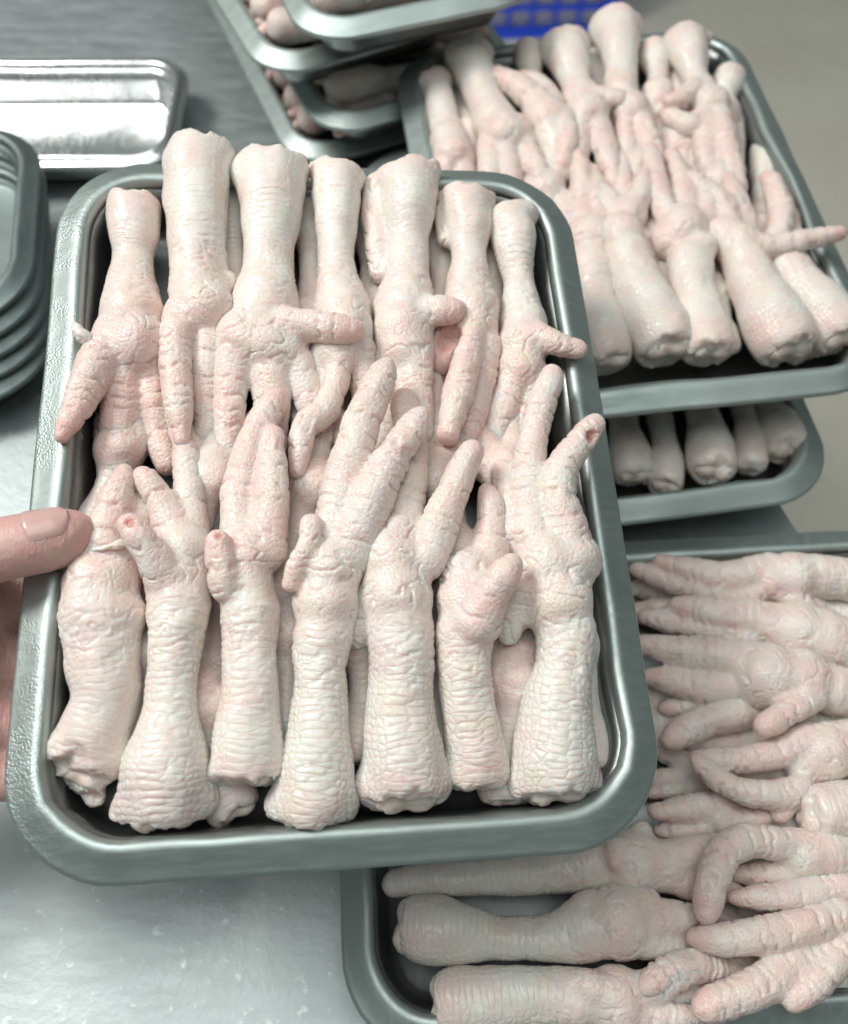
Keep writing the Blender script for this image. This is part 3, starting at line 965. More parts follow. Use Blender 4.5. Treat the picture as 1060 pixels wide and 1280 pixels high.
held.append(('chicken foot with a split open spur toe, third from left in the front row', dict(
    shank=[(308, 960, 29, 44), (310, 928, 31, 44), (314, 860, 35, 36), (312, 805, 37, 34), (312, 765, 39, 38)],
    pads=[(308, 735, 40, 36), (310, 695, 42, 38)],
    toes=[[(284, 735, 46, 22), (276, 705, 51, 20), (273, 676, 54, 16)],
          [(332, 690, 43, 27), (338, 640, 46, 25), (340, 590, 47, 22), (341, 545, 46, 15)],
          [(300, 670, 40, 28), (302, 610, 41, 25), (318, 550, 43, 22), (338, 508, 44, 19), (346, 497, 44, 14)]],
    cut=0.35, tilt=(0, 0, .25), hocks=[(276, 975, 28, 20), (342, 958, 29, 18)], wounds=[(272, 667, 59.5, 8), (274, 684, 60, 5), (277, 702, 58.5, 6)]), dict(scute=.55, ring=.45, pink=.3)))
held.append(('chicken foot with a folded torn flap of skin, fourth from left in the front row', dict(
    shank=[(392, 1000, 27, 50), (395, 968, 29, 48), (398, 900, 33, 38), (400, 845, 36, 33), (404, 795, 38, 38)],
    pads=[(408, 755, 40, 42), (412, 712, 42, 42), [(345, 1010, 22, 16), (360, 985, 24, 18)]],
    toes=[[(388, 655, 52, 15), (385, 680, 53, 13), (372, 705, 51, 14), (362, 730, 48, 12)],
          [(438, 690, 44, 34), (462, 630, 49, 30), (492, 570, 53, 24), (516, 535, 54, 20), (526, 520, 54, 13)],
          [(418, 670, 42, 32), (432, 600, 45, 29), (452, 530, 49, 25), (474, 478, 51, 21), (484, 458, 51, 13)]],
    hocks=[(356, 1010, 25, 22), (428, 1006, 26, 20)], cut=0.5, tilt=(0, 0, -.2)), dict(scute=1.0, ring=.15, pink=.18)))
held.append(('broadest chicken foot with a frilled cut end, fifth from left in the front row', dict(
    shank=[(506, 978, 28, 52), (504, 945, 30, 52), (500, 885, 34, 43), (502, 830, 37, 41), (500, 785, 39, 42)],
    pads=[(496, 745, 41, 46), (490, 700, 43, 40), (498, 672, 43, 30), [(462, 745, 37, 20), (452, 775, 35, 19), (446, 800, 33, 13)]],
    toes=[[(532, 700, 44, 30), (548, 660, 47, 26), (570, 605, 50, 22), (586, 572, 51, 19), (590, 562, 51, 13)],
          [(500, 660, 40, 28), (510, 610, 40, 25), (512, 550, 38, 22), (505, 500, 36, 18)]],
    hocks=[(466, 984, 27, 22), (544, 978, 27, 22)], cut=0.5, tilt=(0, 0, .35)), dict(scute=1.0, ring=.12, pink=.2)))
held.append(('narrow chicken foot with a pink palm and raised spur, sixth in the front row', dict(
    shank=[(596, 962, 27, 36), (594, 935, 29, 37), (584, 880, 33, 34), (580, 830, 36, 35), (580, 790, 38, 38)],
    pads=[(582, 755, 40, 38), (586, 722, 40, 38)],
    toes=[[(596, 775, 46, 34), (612, 745, 52, 27), (630, 718, 57, 22), (640, 706, 58, 16)],
          [(606, 715, 38, 32), (614, 670, 40, 24), (612, 630, 42, 18), (609, 614, 42, 12)],
          [(576, 700, 36, 26), (566, 660, 34, 22), (560, 620, 32, 17)]],
    hocks=[(572, 968, 27, 18), (618, 966, 27, 16)], cut=0.6, tilt=(0, 0, .1)), dict(scute=1.0, ring=.15, pink=.3)))
held.append(('plump chicken foot with a long toe over the rim, right end of front row', dict(
    shank=[(694, 972, 28, 51), (692, 940, 30, 52), (696, 880, 34, 44), (706, 830, 37, 37), (708, 790, 39, 38)],
    pads=[(696, 750, 41, 46), (682, 705, 42, 42), (712, 700, 42, 40), [(650, 745, 38, 28), (638, 775, 36, 22), (636, 792, 34, 15)]],
    toes=[[(706, 670, 45, 34), (698, 620, 48, 26), (705, 580, 50, 22), (728, 548, 52, 19), (745, 530, 52, 14)],
          [(668, 670, 41, 34), (660, 610, 42, 26), (664, 560, 44, 20), (676, 510, 46, 20), (688, 474, 47, 17), (691, 466, 47, 12)],
          [(640, 670, 38, 26), (640, 630, 38, 22), (628, 590, 36, 16)]],
    hocks=[(656, 980, 27, 22), (730, 976, 27, 22)], cut=0.45, tilt=(0, 0, .2), wounds=[(741, 545, 57, 9)]), dict(scute=1.15, ring=.0, pink=.15)))
for i, (lab, spec, kw) in enumerate(held):
    kw['pink'] = kw.get('pink', .3) + .08
    build_foot(HELD, spec, lab, G1, vox=0.00135, sub=1, seed=i + 1, fat=1.005, **kw)
# the layer underneath, glimpsed through the gaps
lower = [
    ('pink chicken foot glimpsed low between the second and third front hocks', auto(290, 1005, 262, 880, 14, 19, 38, 150, .2, 3)),
    ('chicken foot lying low behind the folded flap foot in the front row', auto(362, 930, 362, 790, 15, 20, 38, 150, .2, 3)),
    ('pale chicken foot low between the fifth and sixth front hocks', auto(446, 940, 452, 800, 15, 20, 36, 150, .2, 3)),
    ('torn chicken foot low between the last two front hocks', auto(632, 985, 640, 850, 15, 21, 40, 150, .2, 3)),
    ('chicken foot tucked low against the right wall of the held tray', auto(738, 950, 730, 810, 14, 17, 30, 130, .2, 3)),
    ('chicken foot low between the first two front shanks', auto(180, 930, 182, 820, 14, 18, 34, 130, .2, 3)),
    ('chicken foot low between the fifth and sixth front shanks', auto(556, 970, 552, 830, 14, 18, 32, 130, .2, 3)),
    ('shaded chicken foot low between the third and fourth back hocks', auto(388, 262, 388, 400, 14, 16, 32, 150, .2, 3)),
    ('shaded chicken foot low between the second and third back hocks', auto(292, 240, 296, 380, 16, 18, 34, 150, .2, 3)),
    ('shaded chicken foot low between the fifth and sixth back hocks', auto(552, 290, 548, 430, 14, 15, 32, 150, .2, 3)),
    ('shaded chicken foot low between the fourth and fifth back hocks', auto(462, 262, 464, 400, 14, 15, 32, 150, .2, 3)),
    ('shaded chicken foot low left of the last back hock', auto(618, 310, 622, 440, 14, 16, 30, 150, .2, 3)),
    ('chicken foot lying low at the middle left of the held tray', auto(112, 680, 150, 560, 14, 17, 36, 120, .2, 3)),
    ('chicken foot lying low at the middle right of the held tray', auto(690, 740, 636, 600, 20, 27, 33, 120, .42, 3)),
    ('chicken foot buried low in the middle of the held tray', auto(340, 760, 390, 610, 20, 27, 33, 120, .42, 3)),
    ('chicken foot buried low right of the middle of the held tray', auto(560, 740, 548, 600, 20, 27, 33, 120, .42, 3)),
    ('chicken foot buried low left of the middle of the held tray', auto(230, 760, 262, 600, 20, 27, 33, 120, .42, 3)),
    ('chicken foot crossing low under the middle toes of the held tray', auto(470, 740, 470, 610, 20, 27, 33, 120, .42, 3)),
]
for i, (lab, spec) in enumerate(lower):
    build_foot(HELD, spec, lab, G1, vox=0.0021, sub=0, seed=i + 40, scute=.4, pink=.5)

# ------------------------------------------------------------------ feet in the upper right tray
G2 = 'chicken feet in the upper right tray'
back = [
    ('slim chicken foot at the left wall of the upper right tray', dict(shank=[(545, 100, 33, 17), (550, 130, 33, 18), (557, 160, 32, 19), (562, 180, 32, 24)], pads=[(566, 195, 32, 24)],
        toes=[[(556, 200, 32, 15), (552, 230, 29, 13), (550, 255, 26, 9)], [(578, 200, 31, 15), (584, 235, 28, 13), (588, 260, 25, 9)]])),
    ('chicken foot with a knobbly cream hock near the left of the upper right tray', dict(shank=[(586, 68, 40, 25), (592, 88, 40, 25), (604, 122, 38, 21), (618, 152, 37, 27)], pads=[(630, 172, 37, 30), (646, 170, 36, 24)],
        toes=[[(612, 180, 36, 17), (612, 215, 33, 16), (606, 250, 29, 11)], [(632, 190, 36, 17), (638, 220, 33, 16), (640, 255, 29, 11)], [(656, 185, 36, 16), (672, 215, 35, 15), (682, 240, 33, 10)]])),
    ('pink curled chicken foot with folded toes, upper right tray', dict(shank=[(700, 215, 30, 22), (696, 190, 33, 22), (690, 172, 36, 24)], pads=[(684, 150, 40, 26), (676, 140, 40, 22)],
        toes=[[(672, 130, 42, 19), (650, 112, 43, 17), (626, 98, 43, 14), (616, 94, 43, 10)], [(690, 128, 42, 16), (672, 108, 42, 15), (655, 96, 40, 10)], [(704, 150, 42, 17), (708, 180, 41, 17), (704, 204, 38, 12)]])),
    ('chicken foot with a small round hock beside the tallest ones, upper right tray', auto(661, 66, 672, 120, 33, 30, 20, 60, .3, 3)),
    ('chicken foot with a spur pointing right, middle of the upper right tray far row', dict(shank=[(706, 58, 42, 26), (712, 76, 42, 24), (720, 105, 40, 18), (728, 128, 39, 24)], pads=[(734, 145, 39, 27)],
        toes=[[(745, 122, 45, 14), (768, 124, 46, 14), (786, 127, 45, 10)], [(726, 160, 39, 16), (722, 190, 37, 15), (716, 215, 33, 10)], [(746, 158, 39, 17), (756, 185, 38, 16), (766, 222, 36, 12), (770, 236, 34, 8)]])),
    ('tallest chicken foot with its hock against the blue crate, upper right tray', dict(shank=[(771, 34, 44, 28), (773, 54, 44, 25), (776, 85, 41, 19), (776, 120, 39, 22)], pads=[(788, 140, 38, 25)],
        toes=[[(782, 150, 37, 14), (784, 190, 34, 13), (788, 220, 31, 9)], [(800, 150, 38, 16), (812, 180, 37, 15), (822, 210, 35, 10)]])),
    ('chicken foot with a greyish hock half hidden behind its neighbours, upper right tray', auto(818, 66, 822, 118, 35, 32, 21, 65, .3, 3)),
    ('chicken foot with a torn white skin tip, far right corner of the upper right tray', dict(shank=[(857, 52, 42, 23), (860, 68, 42, 23), (868, 95, 39, 16), (876, 118, 38, 20)], pads=[(888, 132, 38, 23), [(872, 48, 42, 9), (884, 46, 44, 7), (890, 40, 45, 4)]],
        toes=[[(868, 110, 44, 13), (850, 122, 45, 11), (838, 126, 45, 9)], [(878, 148, 37, 15), (862, 158, 37, 15), (842, 150, 37, 13), (830, 140, 36, 9)], [(898, 150, 37, 17), (908, 190, 36, 18), (918, 230, 34, 16), (922, 245, 33, 10)], [(886, 155, 36, 16), (882, 190, 34, 16), (890, 222, 32, 12)]])),
    ('small bent chicken foot beside the right wall of the upper right tray', auto(912, 98, 905, 140, 30, 28, 21, 55, .3, 2)),
    ('chicken foot lying across the near left of the upper right tray', dict(shank=[(758, 440, 28, 30), (752, 410, 29, 30), (742, 370, 30, 24), (738, 335, 32, 28)], pads=[(738, 300, 33, 30)],
        toes=[[(730, 280, 34, 17), (728, 230, 37, 16), (722, 196, 39, 12)], [(748, 280, 36, 16), (748, 245, 38, 15), (742, 215, 38, 10)], [(714, 290, 32, 15), (704, 260, 31, 14), (696, 235, 30, 10)]], cut=.6)),
    ('stout chicken foot with a forked toe raised, near row of the upper right tray', dict(shank=[(828, 425, 32, 37), (818, 402, 33, 37), (798, 360, 36, 30), (784, 322, 38, 28)], pads=[(776, 295, 40, 28), (786, 270, 40, 22)],
        toes=[[(790, 265, 42, 17), (802, 240, 44, 16), (806, 222, 44, 12)], [(770, 270, 40, 17), (758, 250, 40, 16), (748, 235, 39, 11)], [(776, 260, 36, 14), (778, 225, 36, 13), (776, 190, 34, 9)]], cut=.5)),
    ('chicken foot with a pink wrinkled palm, middle of the near row, upper right tray', dict(shank=[(884, 430, 32, 32), (878, 405, 33, 31), (866, 360, 36, 26), (862, 330, 38, 28)], pads=[(852, 290, 39, 32), (876, 310, 42, 20), (838, 300, 38, 24)],
        toes=[[(836, 275, 42, 17), (822, 235, 44, 15), (814, 196, 44, 13), (812, 186, 44, 9)], [(858, 270, 40, 18), (852, 230, 40, 16), (840, 195, 38, 11)], [(880, 275, 40, 19), (888, 250, 41, 18), (868, 230, 42, 15), (860, 222, 42, 10)]], cut=.5)),
    ('chicken foot with a long toe reaching over the right rim, upper right tray', dict(shank=[(978, 422, 32, 39), (966, 400, 34, 38), (944, 360, 37, 30), (932, 330, 39, 28)], pads=[(924, 308, 41, 28), (905, 295, 40, 24)],
        toes=[[(940, 308, 44, 17), (975, 306, 47, 15), (1015, 298, 49, 13), (1050, 291, 50, 10)], [(915, 285, 42, 18), (900, 255, 44, 17), (882, 235, 44, 12)], [(930, 285, 40, 18), (920, 255, 39, 17), (912, 225, 37, 11)]], cut=.5)),
    ('chicken foot at the near right of the upper right tray, hock beside the rim', dict(shank=[(1044, 412, 30, 34), (1030, 392, 31, 34), (1002, 358, 34, 27), (985, 335, 35, 26)], pads=[(975, 318, 36, 26)],
        toes=[[(972, 300, 38, 17), (976, 265, 41, 17), (964, 230, 43, 13), (958, 222, 43, 9)], [(990, 305, 34, 15), (985, 275, 32, 14), (980, 250, 30, 9)]], cut=.5)),
    ('pink chicken foot stub showing between the near hocks, upper right tray', auto(905, 432, 895, 370, 20, 22, 22, 60, .25, 2)),
    ('chicken foot stub at the right wall of the upper right tray', auto(1045, 372, 1010, 350, 24, 26, 20, 60, .25, 2)),
    ('chicken foot buried in the middle of the upper right tray', auto(800, 330, 790, 215, 22, 25, 30, 80, .25, 3)),
    ('chicken foot low beside the far left wall of the upper right tray', auto(570, 90, 585, 170, 18, 20, 24, 70, .25, 3)),
    ('chicken foot low behind the spurred one in the upper right tray', auto(745, 75, 752, 160, 20, 22, 24, 80, .25, 3)),
    ('chicken foot low between the tall hock and the corner, upper right tray', auto(838, 80, 850, 170, 20, 24, 26, 80, .25, 3)),
    ('chicken foot low under the forked toe, upper right tray', auto(840, 400, 822, 300, 18, 22, 30, 80, .25, 3)),
    ('chicken foot low at the right end of the near row, upper right tray', auto(1005, 430, 975, 340, 18, 22, 30, 80, .25, 3)),
    ('chicken foot low against the right wall, upper right tray', auto(960, 190, 950, 290, 16, 20, 24, 70, .25, 3)),
    ('chicken foot buried towards the left of the upper right tray', auto(700, 340, 680, 240, 22, 25, 30, 80, .25, 3)),
    ('chicken foot buried towards the right of the upper right tray', auto(930, 330, 900, 230, 22, 25, 30, 80, .25, 3)),
]
for i, (lab, spec) in enumerate(back):
    if 'cut' not in spec and spec['shank'][0][1] < 120:
        spec['cut'] = .45; spec['tilt'] = ((i % 3 - 1) * .2, 0, .2)
        x, y, h, r = spec['shank'][0]; spec['hocks'] = [(x - r * .55, y + 3, h, r * .66), (x + r * .55, y, h, r * .62)]
    build_foot(BACK, spec, lab, G2, vox=0.0016, sub=0, seed=i + 60, scute=.6, ring=.4, pink=.38, fat=1.06)

# ------------------------------------------------------------------ feet in the tray below it, seen through the gap
G4 = 'chicken feet in the shaded tray under the upper right tray'
for i, (lab, spec) in enumerate([
    ('shaded chicken foot hock left of its row, just beside the held tray', auto(790, 585, 770, 480, 24, 24, 30, 90, .25, 3)),
    ('chicken foot hock angled with a pale lit tip in the shaded tray', auto(832, 600, 815, 490, 22, 24, 26, 90, .25, 3)),
    ('chicken foot with a ragged pale hock, middle of the shaded tray', auto(890, 578, 862, 470, 28, 26, 34, 90, .25, 3)),
    ('narrow chicken foot beside the ragged hock in the shaded tray', auto(938, 575, 915, 470, 24, 24, 24, 90, .25, 3)),
    ('rounded smooth chicken foot at the right end of the shaded tray', auto(980, 552, 945, 470, 24, 24, 33, 90, .25, 3)),
]):
    spec['cut'] = .6
    build_foot(UNDER, spec, lab, G4, vox=0.0018, sub=0, seed=i + 90, scute=.4, pink=.3)

# ------------------------------------------------------------------ feet in the lower right tray
G3 = 'chicken feet in the lower right tray'
front = [
    ('chicken foot lying highest along the far rim of the lower right tray', dict(shank=[(1150, 728, 32, 34), (1110, 726, 33, 30), (1060, 724, 34, 25), (1020, 720, 35, 27)], pads=[(990, 720, 36, 30), (965, 726, 35, 26)],
        toes=[[(960, 710, 37, 20), (910, 722, 37, 20), (860, 712, 36, 16), (826, 702, 35, 10)], [(940, 744, 33, 17), (880, 738, 32, 16), (835, 726, 30, 14), (795, 710, 29, 10)], [(985, 745, 34, 16), (1010, 764, 34, 16), (1022, 768, 34, 12)]])),
    ('chicken foot with two straight toes, second from the far rim, lower right tray', dict(shank=[(1160, 830, 30, 38), (1120, 822, 32, 34), (1060, 808, 34, 32), (1030, 800, 35, 36)], pads=[(995, 790, 35, 37), (960, 782, 34, 28)],
        toes=[[(940, 772, 36, 23), (895, 766, 36, 20), (850, 757, 35, 13), (844, 756, 35, 9)], [(930, 800, 32, 18), (880, 788, 30, 16), (830, 776, 28, 15), (805, 770, 27, 10)]])),
    ('chicken foot with a broad palm and a spur curling down, lower right tray', dict(shank=[(1180, 885, 32, 40), (1130, 878, 33, 34), (1080, 868, 35, 27), (1040, 862, 37, 30)], pads=[(1000, 850, 39, 38), (958, 846, 39, 40), (935, 830, 37, 28)],
        toes=[[(930, 826, 39, 24), (885, 818, 39, 23), (840, 812, 38, 19), (805, 806, 37, 13)], [(915, 858, 33, 22), (875, 858, 32, 21), (835, 850, 31, 17), (812, 846, 30, 11)], [(1015, 872, 45, 18), (985, 890, 49, 17), (960, 906, 50, 16), (954, 910, 50, 12)]])),
    ('chicken foot with a blunt cut toe tip under the spur, lower right tray', dict(shank=[(1000, 905, 20, 26), (975, 900, 21, 26), (945, 893, 22, 26)], pads=[(930, 888, 25, 26)],
        toes=[[(918, 892, 30, 22), (880, 902, 32, 21), (848, 918, 33, 18), (838, 924, 33, 14)], [(910, 880, 24, 18), (865, 884, 23, 17), (835, 886, 22, 12)]])),
    ('pink webbed chicken foot with toes splayed in a fork, lower right tray', dict(shank=[(1160, 950, 32, 40), (1110, 944, 33, 36), (1060, 936, 34, 34)], pads=[(1030, 940, 36, 36), (1005, 955, 34, 26)],
        toes=[[(1010, 925, 39, 22), (970, 942, 40, 19), (920, 950, 40, 16), (870, 946, 39, 10)], [(1000, 990, 38, 20), (960, 994, 41, 18), (915, 984, 43, 16), (875, 955, 43, 12), (868, 948, 43, 8)], [(980, 1000, 34, 18), (974, 1016, 34, 14)]])),
    ('chicken foot with a yellowish rounded cut knob, right side of the lower right tray', dict(shank=[(1030, 1016, 40, 33), (1062, 1014, 38, 36), (1110, 1010, 36, 34), (1150, 1010, 34, 38)], pads=[(1030, 1036, 38, 24)], toes=[], cut=.7, tilt=(0, 0, .3))),
    ('small curled chicken foot low near the held tray corner, lower right tray', dict(shank=[(980, 1030, 18, 26), (950, 1026, 19, 24), (925, 1022, 20, 24)], pads=[(908, 1020, 22, 24)],
        toes=[[(900, 1008, 27, 18), (862, 1010, 28, 17), (825, 1014, 28, 13), (816, 1014, 28, 9)], [(905, 1030, 28, 16), (940, 1024, 31, 15), (955, 1020, 31, 11)], [(890, 1036, 22, 17), (850, 1040, 21, 15), (825, 1038, 20, 10)]])),
    ('chicken foot lying low left of the fork, by the held tray rim', auto(980, 972, 890, 968, 14, 15, 26, 70, .25, 3)),
    ('long chicken foot lying along the rim of the held tray, lower right tray', dict(shank=[(495, 1104, 26, 17), (530, 1100, 27, 20), (600, 1096, 28, 22), (690, 1088, 29, 26), (740, 1080, 30, 32)], pads=[(790, 1078, 32, 38), (826, 1082, 32, 30), (800, 1040, 34, 15)],
        toes=[[(845, 1072, 34, 24), (880, 1062, 34, 20), (915, 1055, 33, 14)], [(845, 1100, 31, 20), (885, 1110, 30, 18), (920, 1116, 29, 12)], [(770, 1060, 42, 16), (768, 1078, 44, 11)]])),
    ('chicken foot with a large smooth brown shaded hock, lower right tray', dict(shank=[(530, 1160, 29, 38), (555, 1164, 30, 38), (620, 1172, 29, 25), (690, 1172, 31, 27), (730, 1162, 32, 36)], pads=[(770, 1152, 34, 42), (800, 1140, 34, 30), (735, 1135, 36, 20)],
        toes=[[(815, 1150, 35, 26), (850, 1148, 35, 20), (875, 1146, 34, 13)], [(800, 1175, 33, 22), (840, 1182, 32, 18), (870, 1186, 31, 12)]], cut=.7)),
    ('chicken foot with a wet sunlit hock at the bottom edge, lower right tray', dict(shank=[(570, 1252, 28, 38), (600, 1250, 29, 36), (660, 1245, 30, 33), (720, 1248, 31, 34)], pads=[(770, 1250, 32, 38), [(715, 1225, 36, 12), (735, 1232, 40, 19), (755, 1238, 40, 15)]],
        toes=[[(805, 1240, 35, 24), (840, 1222, 40, 20), (870, 1210, 41, 14)], [(800, 1268, 33, 22), (840, 1272, 34, 18), (880, 1270, 33, 12)]], cut=.6)),
    ('chicken foot with one toe bent sharply downward, right of the lower right tray', dict(shank=[(1150, 1068, 32, 38), (1110, 1066, 33, 34), (1060, 1066, 34, 28), (1030, 1066, 36, 30)], pads=[(1005, 1068, 38, 30), (985, 1058, 40, 22)],
        toes=[[(975, 1055, 44, 20), (935, 1050, 48, 21), (905, 1066, 51, 22), (890, 1100, 51, 21), (884, 1135, 49, 18), (884, 1140, 49, 14)], [(985, 1092, 34, 18), (950, 1094, 33, 16), (920, 1092, 32, 10)]])),
    ('chicken foot with a long straight white toe, right of the lower right tray', dict(shank=[(1180, 1105, 30, 38), (1130, 1106, 32, 32)], pads=[(1095, 1110, 34, 28)],
        toes=[[(1070, 1110, 38, 20), (1020, 1116, 40, 19), (960, 1122, 41, 17), (918, 1123, 40, 11)], [(1070, 1135, 34, 18), (1020, 1140, 33, 17), (975, 1142, 32, 11)]])),
    ('chicken foot with three plump white toes, bottom right of the lower right tray', dict(shank=[(1190, 1150, 30, 38), (1140, 1150, 32, 32)], pads=[(1090, 1152, 35, 32)],
        toes=[[(1050, 1144, 40, 22), (1005, 1158, 44, 23), (950, 1170, 46, 22), (890, 1174, 45, 18), (868, 1172, 44, 12)], [(1060, 1180, 38, 22), (1035, 1210, 43, 21), (1010, 1236, 44, 20), (992, 1252, 44, 14)], [(1060, 1190, 34, 22), (1000, 1205, 40, 25), (940, 1236, 43, 24), (890, 1256, 43, 21), (878, 1260, 43, 14)]])),
    ('chicken foot with pale wet toe ends pointing left, bottom of the lower right tray', dict(shank=[(1000, 1225, 18, 28), (960, 1220, 20, 27), (930, 1216, 22, 27)], pads=[(905, 1214, 25, 26)],
        toes=[[(890, 1208, 34, 20), (855, 1208, 40, 21), (820, 1224, 42, 19), (808, 1232, 42, 14)], [(890, 1236, 28, 18), (850, 1248, 29, 17), (815, 1252, 28, 12)]])),
    ('chicken foot buried in the far part of the lower right tray', auto(1110, 770, 1000, 770, 16, 18, 36, 130, .3, 3)),
    ('chicken foot lying low left of the straight toes, lower right tray', auto(1000, 760, 880, 745, 14, 16, 34, 90, .3, 3)),
    ('chicken foot lying low beside the rim shadow, lower right tray', auto(980, 850, 870, 880, 13, 15, 34, 80, .3, 3)),
    ('chicken foot low between the palm and the fork, lower right tray', auto(1090, 905, 980, 915, 18, 20, 36, 120, .3, 3)),
    ('chicken foot low under the bent toe, lower right tray', auto(1060, 1045, 950, 1060, 16, 20, 34, 100, .3, 3)),
    ('chicken foot low under the plump white toes, lower right tray', auto(1080, 1240, 960, 1200, 14, 18, 36, 120, .3, 3)),
    ('chicken foot buried in the middle of the lower right tray', auto(1100, 975, 990, 965, 16, 18, 36, 120, .25, 3)),
    ('chicken foot buried in the near part of the lower right tray', auto(1120, 1140, 1000, 1140, 15, 17, 36, 120, .25, 3)),
]
for i, (lab, spec) in enumerate(front):
    big = not lab.startswith(('chicken foot buried', 'chicken foot low', 'chicken foot lying low'))
    build_foot(FRONT, spec, lab, G3, vox=0.0019 if big else 0.0019, sub=1 if big else 0, seed=i + 110, scute=.7, ring=.35, pink=.33, fat=1.08)

# ------------------------------------------------------------------ hand holding the tray by its left rim
HP = HELD


def hpts(pts):
    P, r = [], []
    for (x, y, h, rp) in pts:
        p, s_ = HP.at(x, y, h / 1000.0); P.append(p); r.append(rp * s_)
    return np.array(P), np.array(r)


hand_strands = []
for kind, pts in (
    ('shank', [(-520, 900, -15, 130), (-400, 820, 0, 110), (-260, 760, 10, 95), (-190, 752, 14, 92), (-130, 740, 18, 70)]),
    ('pad', [(-150, 820, 5, 80), (-130, 880, 0, 80), (-140, 940, -4, 74)]),
    ('pad', [(-60, 786, 0, 46), (-20, 784, -8, 36)]),
    ('pad', [(-135, 735, 26, 62), (-85, 712, 38, 52)]),
    ('toe', [(-100, 715, 36, 48), (-40, 695, 42, 43), (10, 685, 45, 40), (45, 679, 45, 40), (76, 671, 44.5, 37), (90, 666, 44, 30)]),
    ('toe', [(-80, 745, 12, 44), (-30, 742, 4, 42), (10, 748, -8, 38), (70, 752, -15, 34), (130, 756, -15, 30)]),
    ('toe', [(-100, 830, 0, 46), (-45, 826, -4, 44), (0, 830, -14, 39), (70, 834, -17, 35), (140, 838, -17, 30)]),
    ('toe', [(-105, 905, -4, 44), (-50, 902, -8, 42), (-5, 905, -16, 37), (60, 908, -18, 33), (120, 912, -18, 29)]),
    ('toe', [(-110, 970, -8, 40), (-55, 968, -12, 37), (-12, 970, -18, 32), (40, 972, -19, 29), (85, 974, -19, 25)]),
):
    P, r = hpts(pts)
    hand_strands.append(Strand('toe' if kind == 'toe' else 'pad', P, r, 6))
S, lo = foot_field(hand_strands, 0.0024, (), ())
V, Q = surface_nets(S, lo, 0.0024)
V = laplace(V, Q, 2); V, Q = subdivide(V, Q); V = laplace(V, Q, 3)
Nn = normals(V, Q)
th = hand_strands[4]
# knuckle creases across the thumb joint
uu = np.full(len(V), -1.0); best = np.full(len(V), 9.0)
for i in range(len(th.P) - 1):
    d, t = seg_dist(V, th.P[i], th.P[i + 1], th.r[i], th.r[i + 1])
    b = d < best
    uu[b] = th.u[i] + (th.u[i + 1] - th.u[i]) * t[b]; best[b] = d[b]
near = sstep(0.003, 0.001, best)
q = uu + 0.0012 * vn(V / 0.006, 5)
disp = np.zeros(len(V))
for uc in (0.016, 0.0185, 0.0215, 0.0245):
    disp -= near * 0.0007 * np.exp(-((q - uc) / 0.0006) ** 2)
disp += 0.0006 * vn(V / 0.014, 8) + 0.00018 * vn(V / 0.004, 9)
V = V + Nn * disp[:, None]
# groove round the nail
NA, NB = hpts([(38, 682, 46, 43)]), hpts([(86, 669, 45.2, 36)])
ax0, ax1 = NA[0][0], NB[0][0]
ta = (ax1 - ax0) / np.linalg.norm(ax1 - ax0)
upv = np.array([0, 0, 1.0]) - ta * ta[2]; upv /= np.linalg.norm(upv)
sdv = np.cross(ta, upv)
c0 = 0.5                                       # the nail faces up and a little towards the far side
hand = obj('hand', mesh_np('hand', V, Q), MAT_HAND)
hand.matrix_world = HELD.matrix()
tag(hand, 'bare hand gripping the left rim of the raised tray with its thumb on top', 'hand')
nV, nQ = [], []
n_u, n_v = 18, 18
from mathutils.bvhtree import BVHTree
bvh = BVHTree.FromPolygons([tuple(v_) for v_ in V], [tuple(int(k) for k in q_) for q_ in Q])
for layer in (0, 1):
    for i in range(n_u + 1):
        s_ = i / n_u
        for j in range(n_v + 1):
            t_ = j / n_v * 2 - 1
            hw = 0.82 * (1 - max(0, (0.16 - s_) / 0.16) ** 2 * 0.35) * (1 - max(0, (s_ - 0.72) / 0.28) ** 2.2 * 0.62)
            phi = c0 + t_ * hw
            dirv = upv * math.cos(phi) - sdv * math.sin(phi)
            base = ax0 + (ax1 - ax0) * (s_ * 1.16 - 0.02)
            hit = bvh.ray_cast(Vector(base + dirv * 0.03), Vector(-dirv), 0.06)
            sp_ = np.array(hit[0]) if hit[0] is not None else base + dirv * 0.011
            lift = (0.00110 - 0.0010 * abs(t_) ** 3 + 0.0002 * s_ - (0.0008 if i == 0 else 0)) if layer == 0 else -0.0012
            nV.append(sp_ + dirv * lift)
nn_ = (n_u + 1) * (n_v + 1)
for i in range(n_u):
    for j in range(n_v):
        a = i * (n_v + 1) + j
        nQ.append((a, a + 1, a + n_v + 2, a + n_v + 1))
        nQ.append((nn_ + a, nn_ + a + n_v + 1, nn_ + a + n_v + 2, nn_ + a + 1))
nl = obj('thumbnail', mesh_np('thumbnail', nV, nQ), MAT_NAIL, hand)

# ------------------------------------------------------------------ far stack of filled trays
YAW = 0.40


FWD = 0.165                                      # the far trays are narrower


def corner_frame(px, py, z, yaw, w=FWD, l=TL, d=TD):
    """a level tray whose near left corner (of the squared-off rim) is seen at the pixel"""
    p, _ = TABLE.at(px, py, z)
    R_ = rot(yaw)
    c = p + R_ @ np.array([w / 2, l / 2, 0])
    return Frame(R_, (c[0], c[1], z - d))


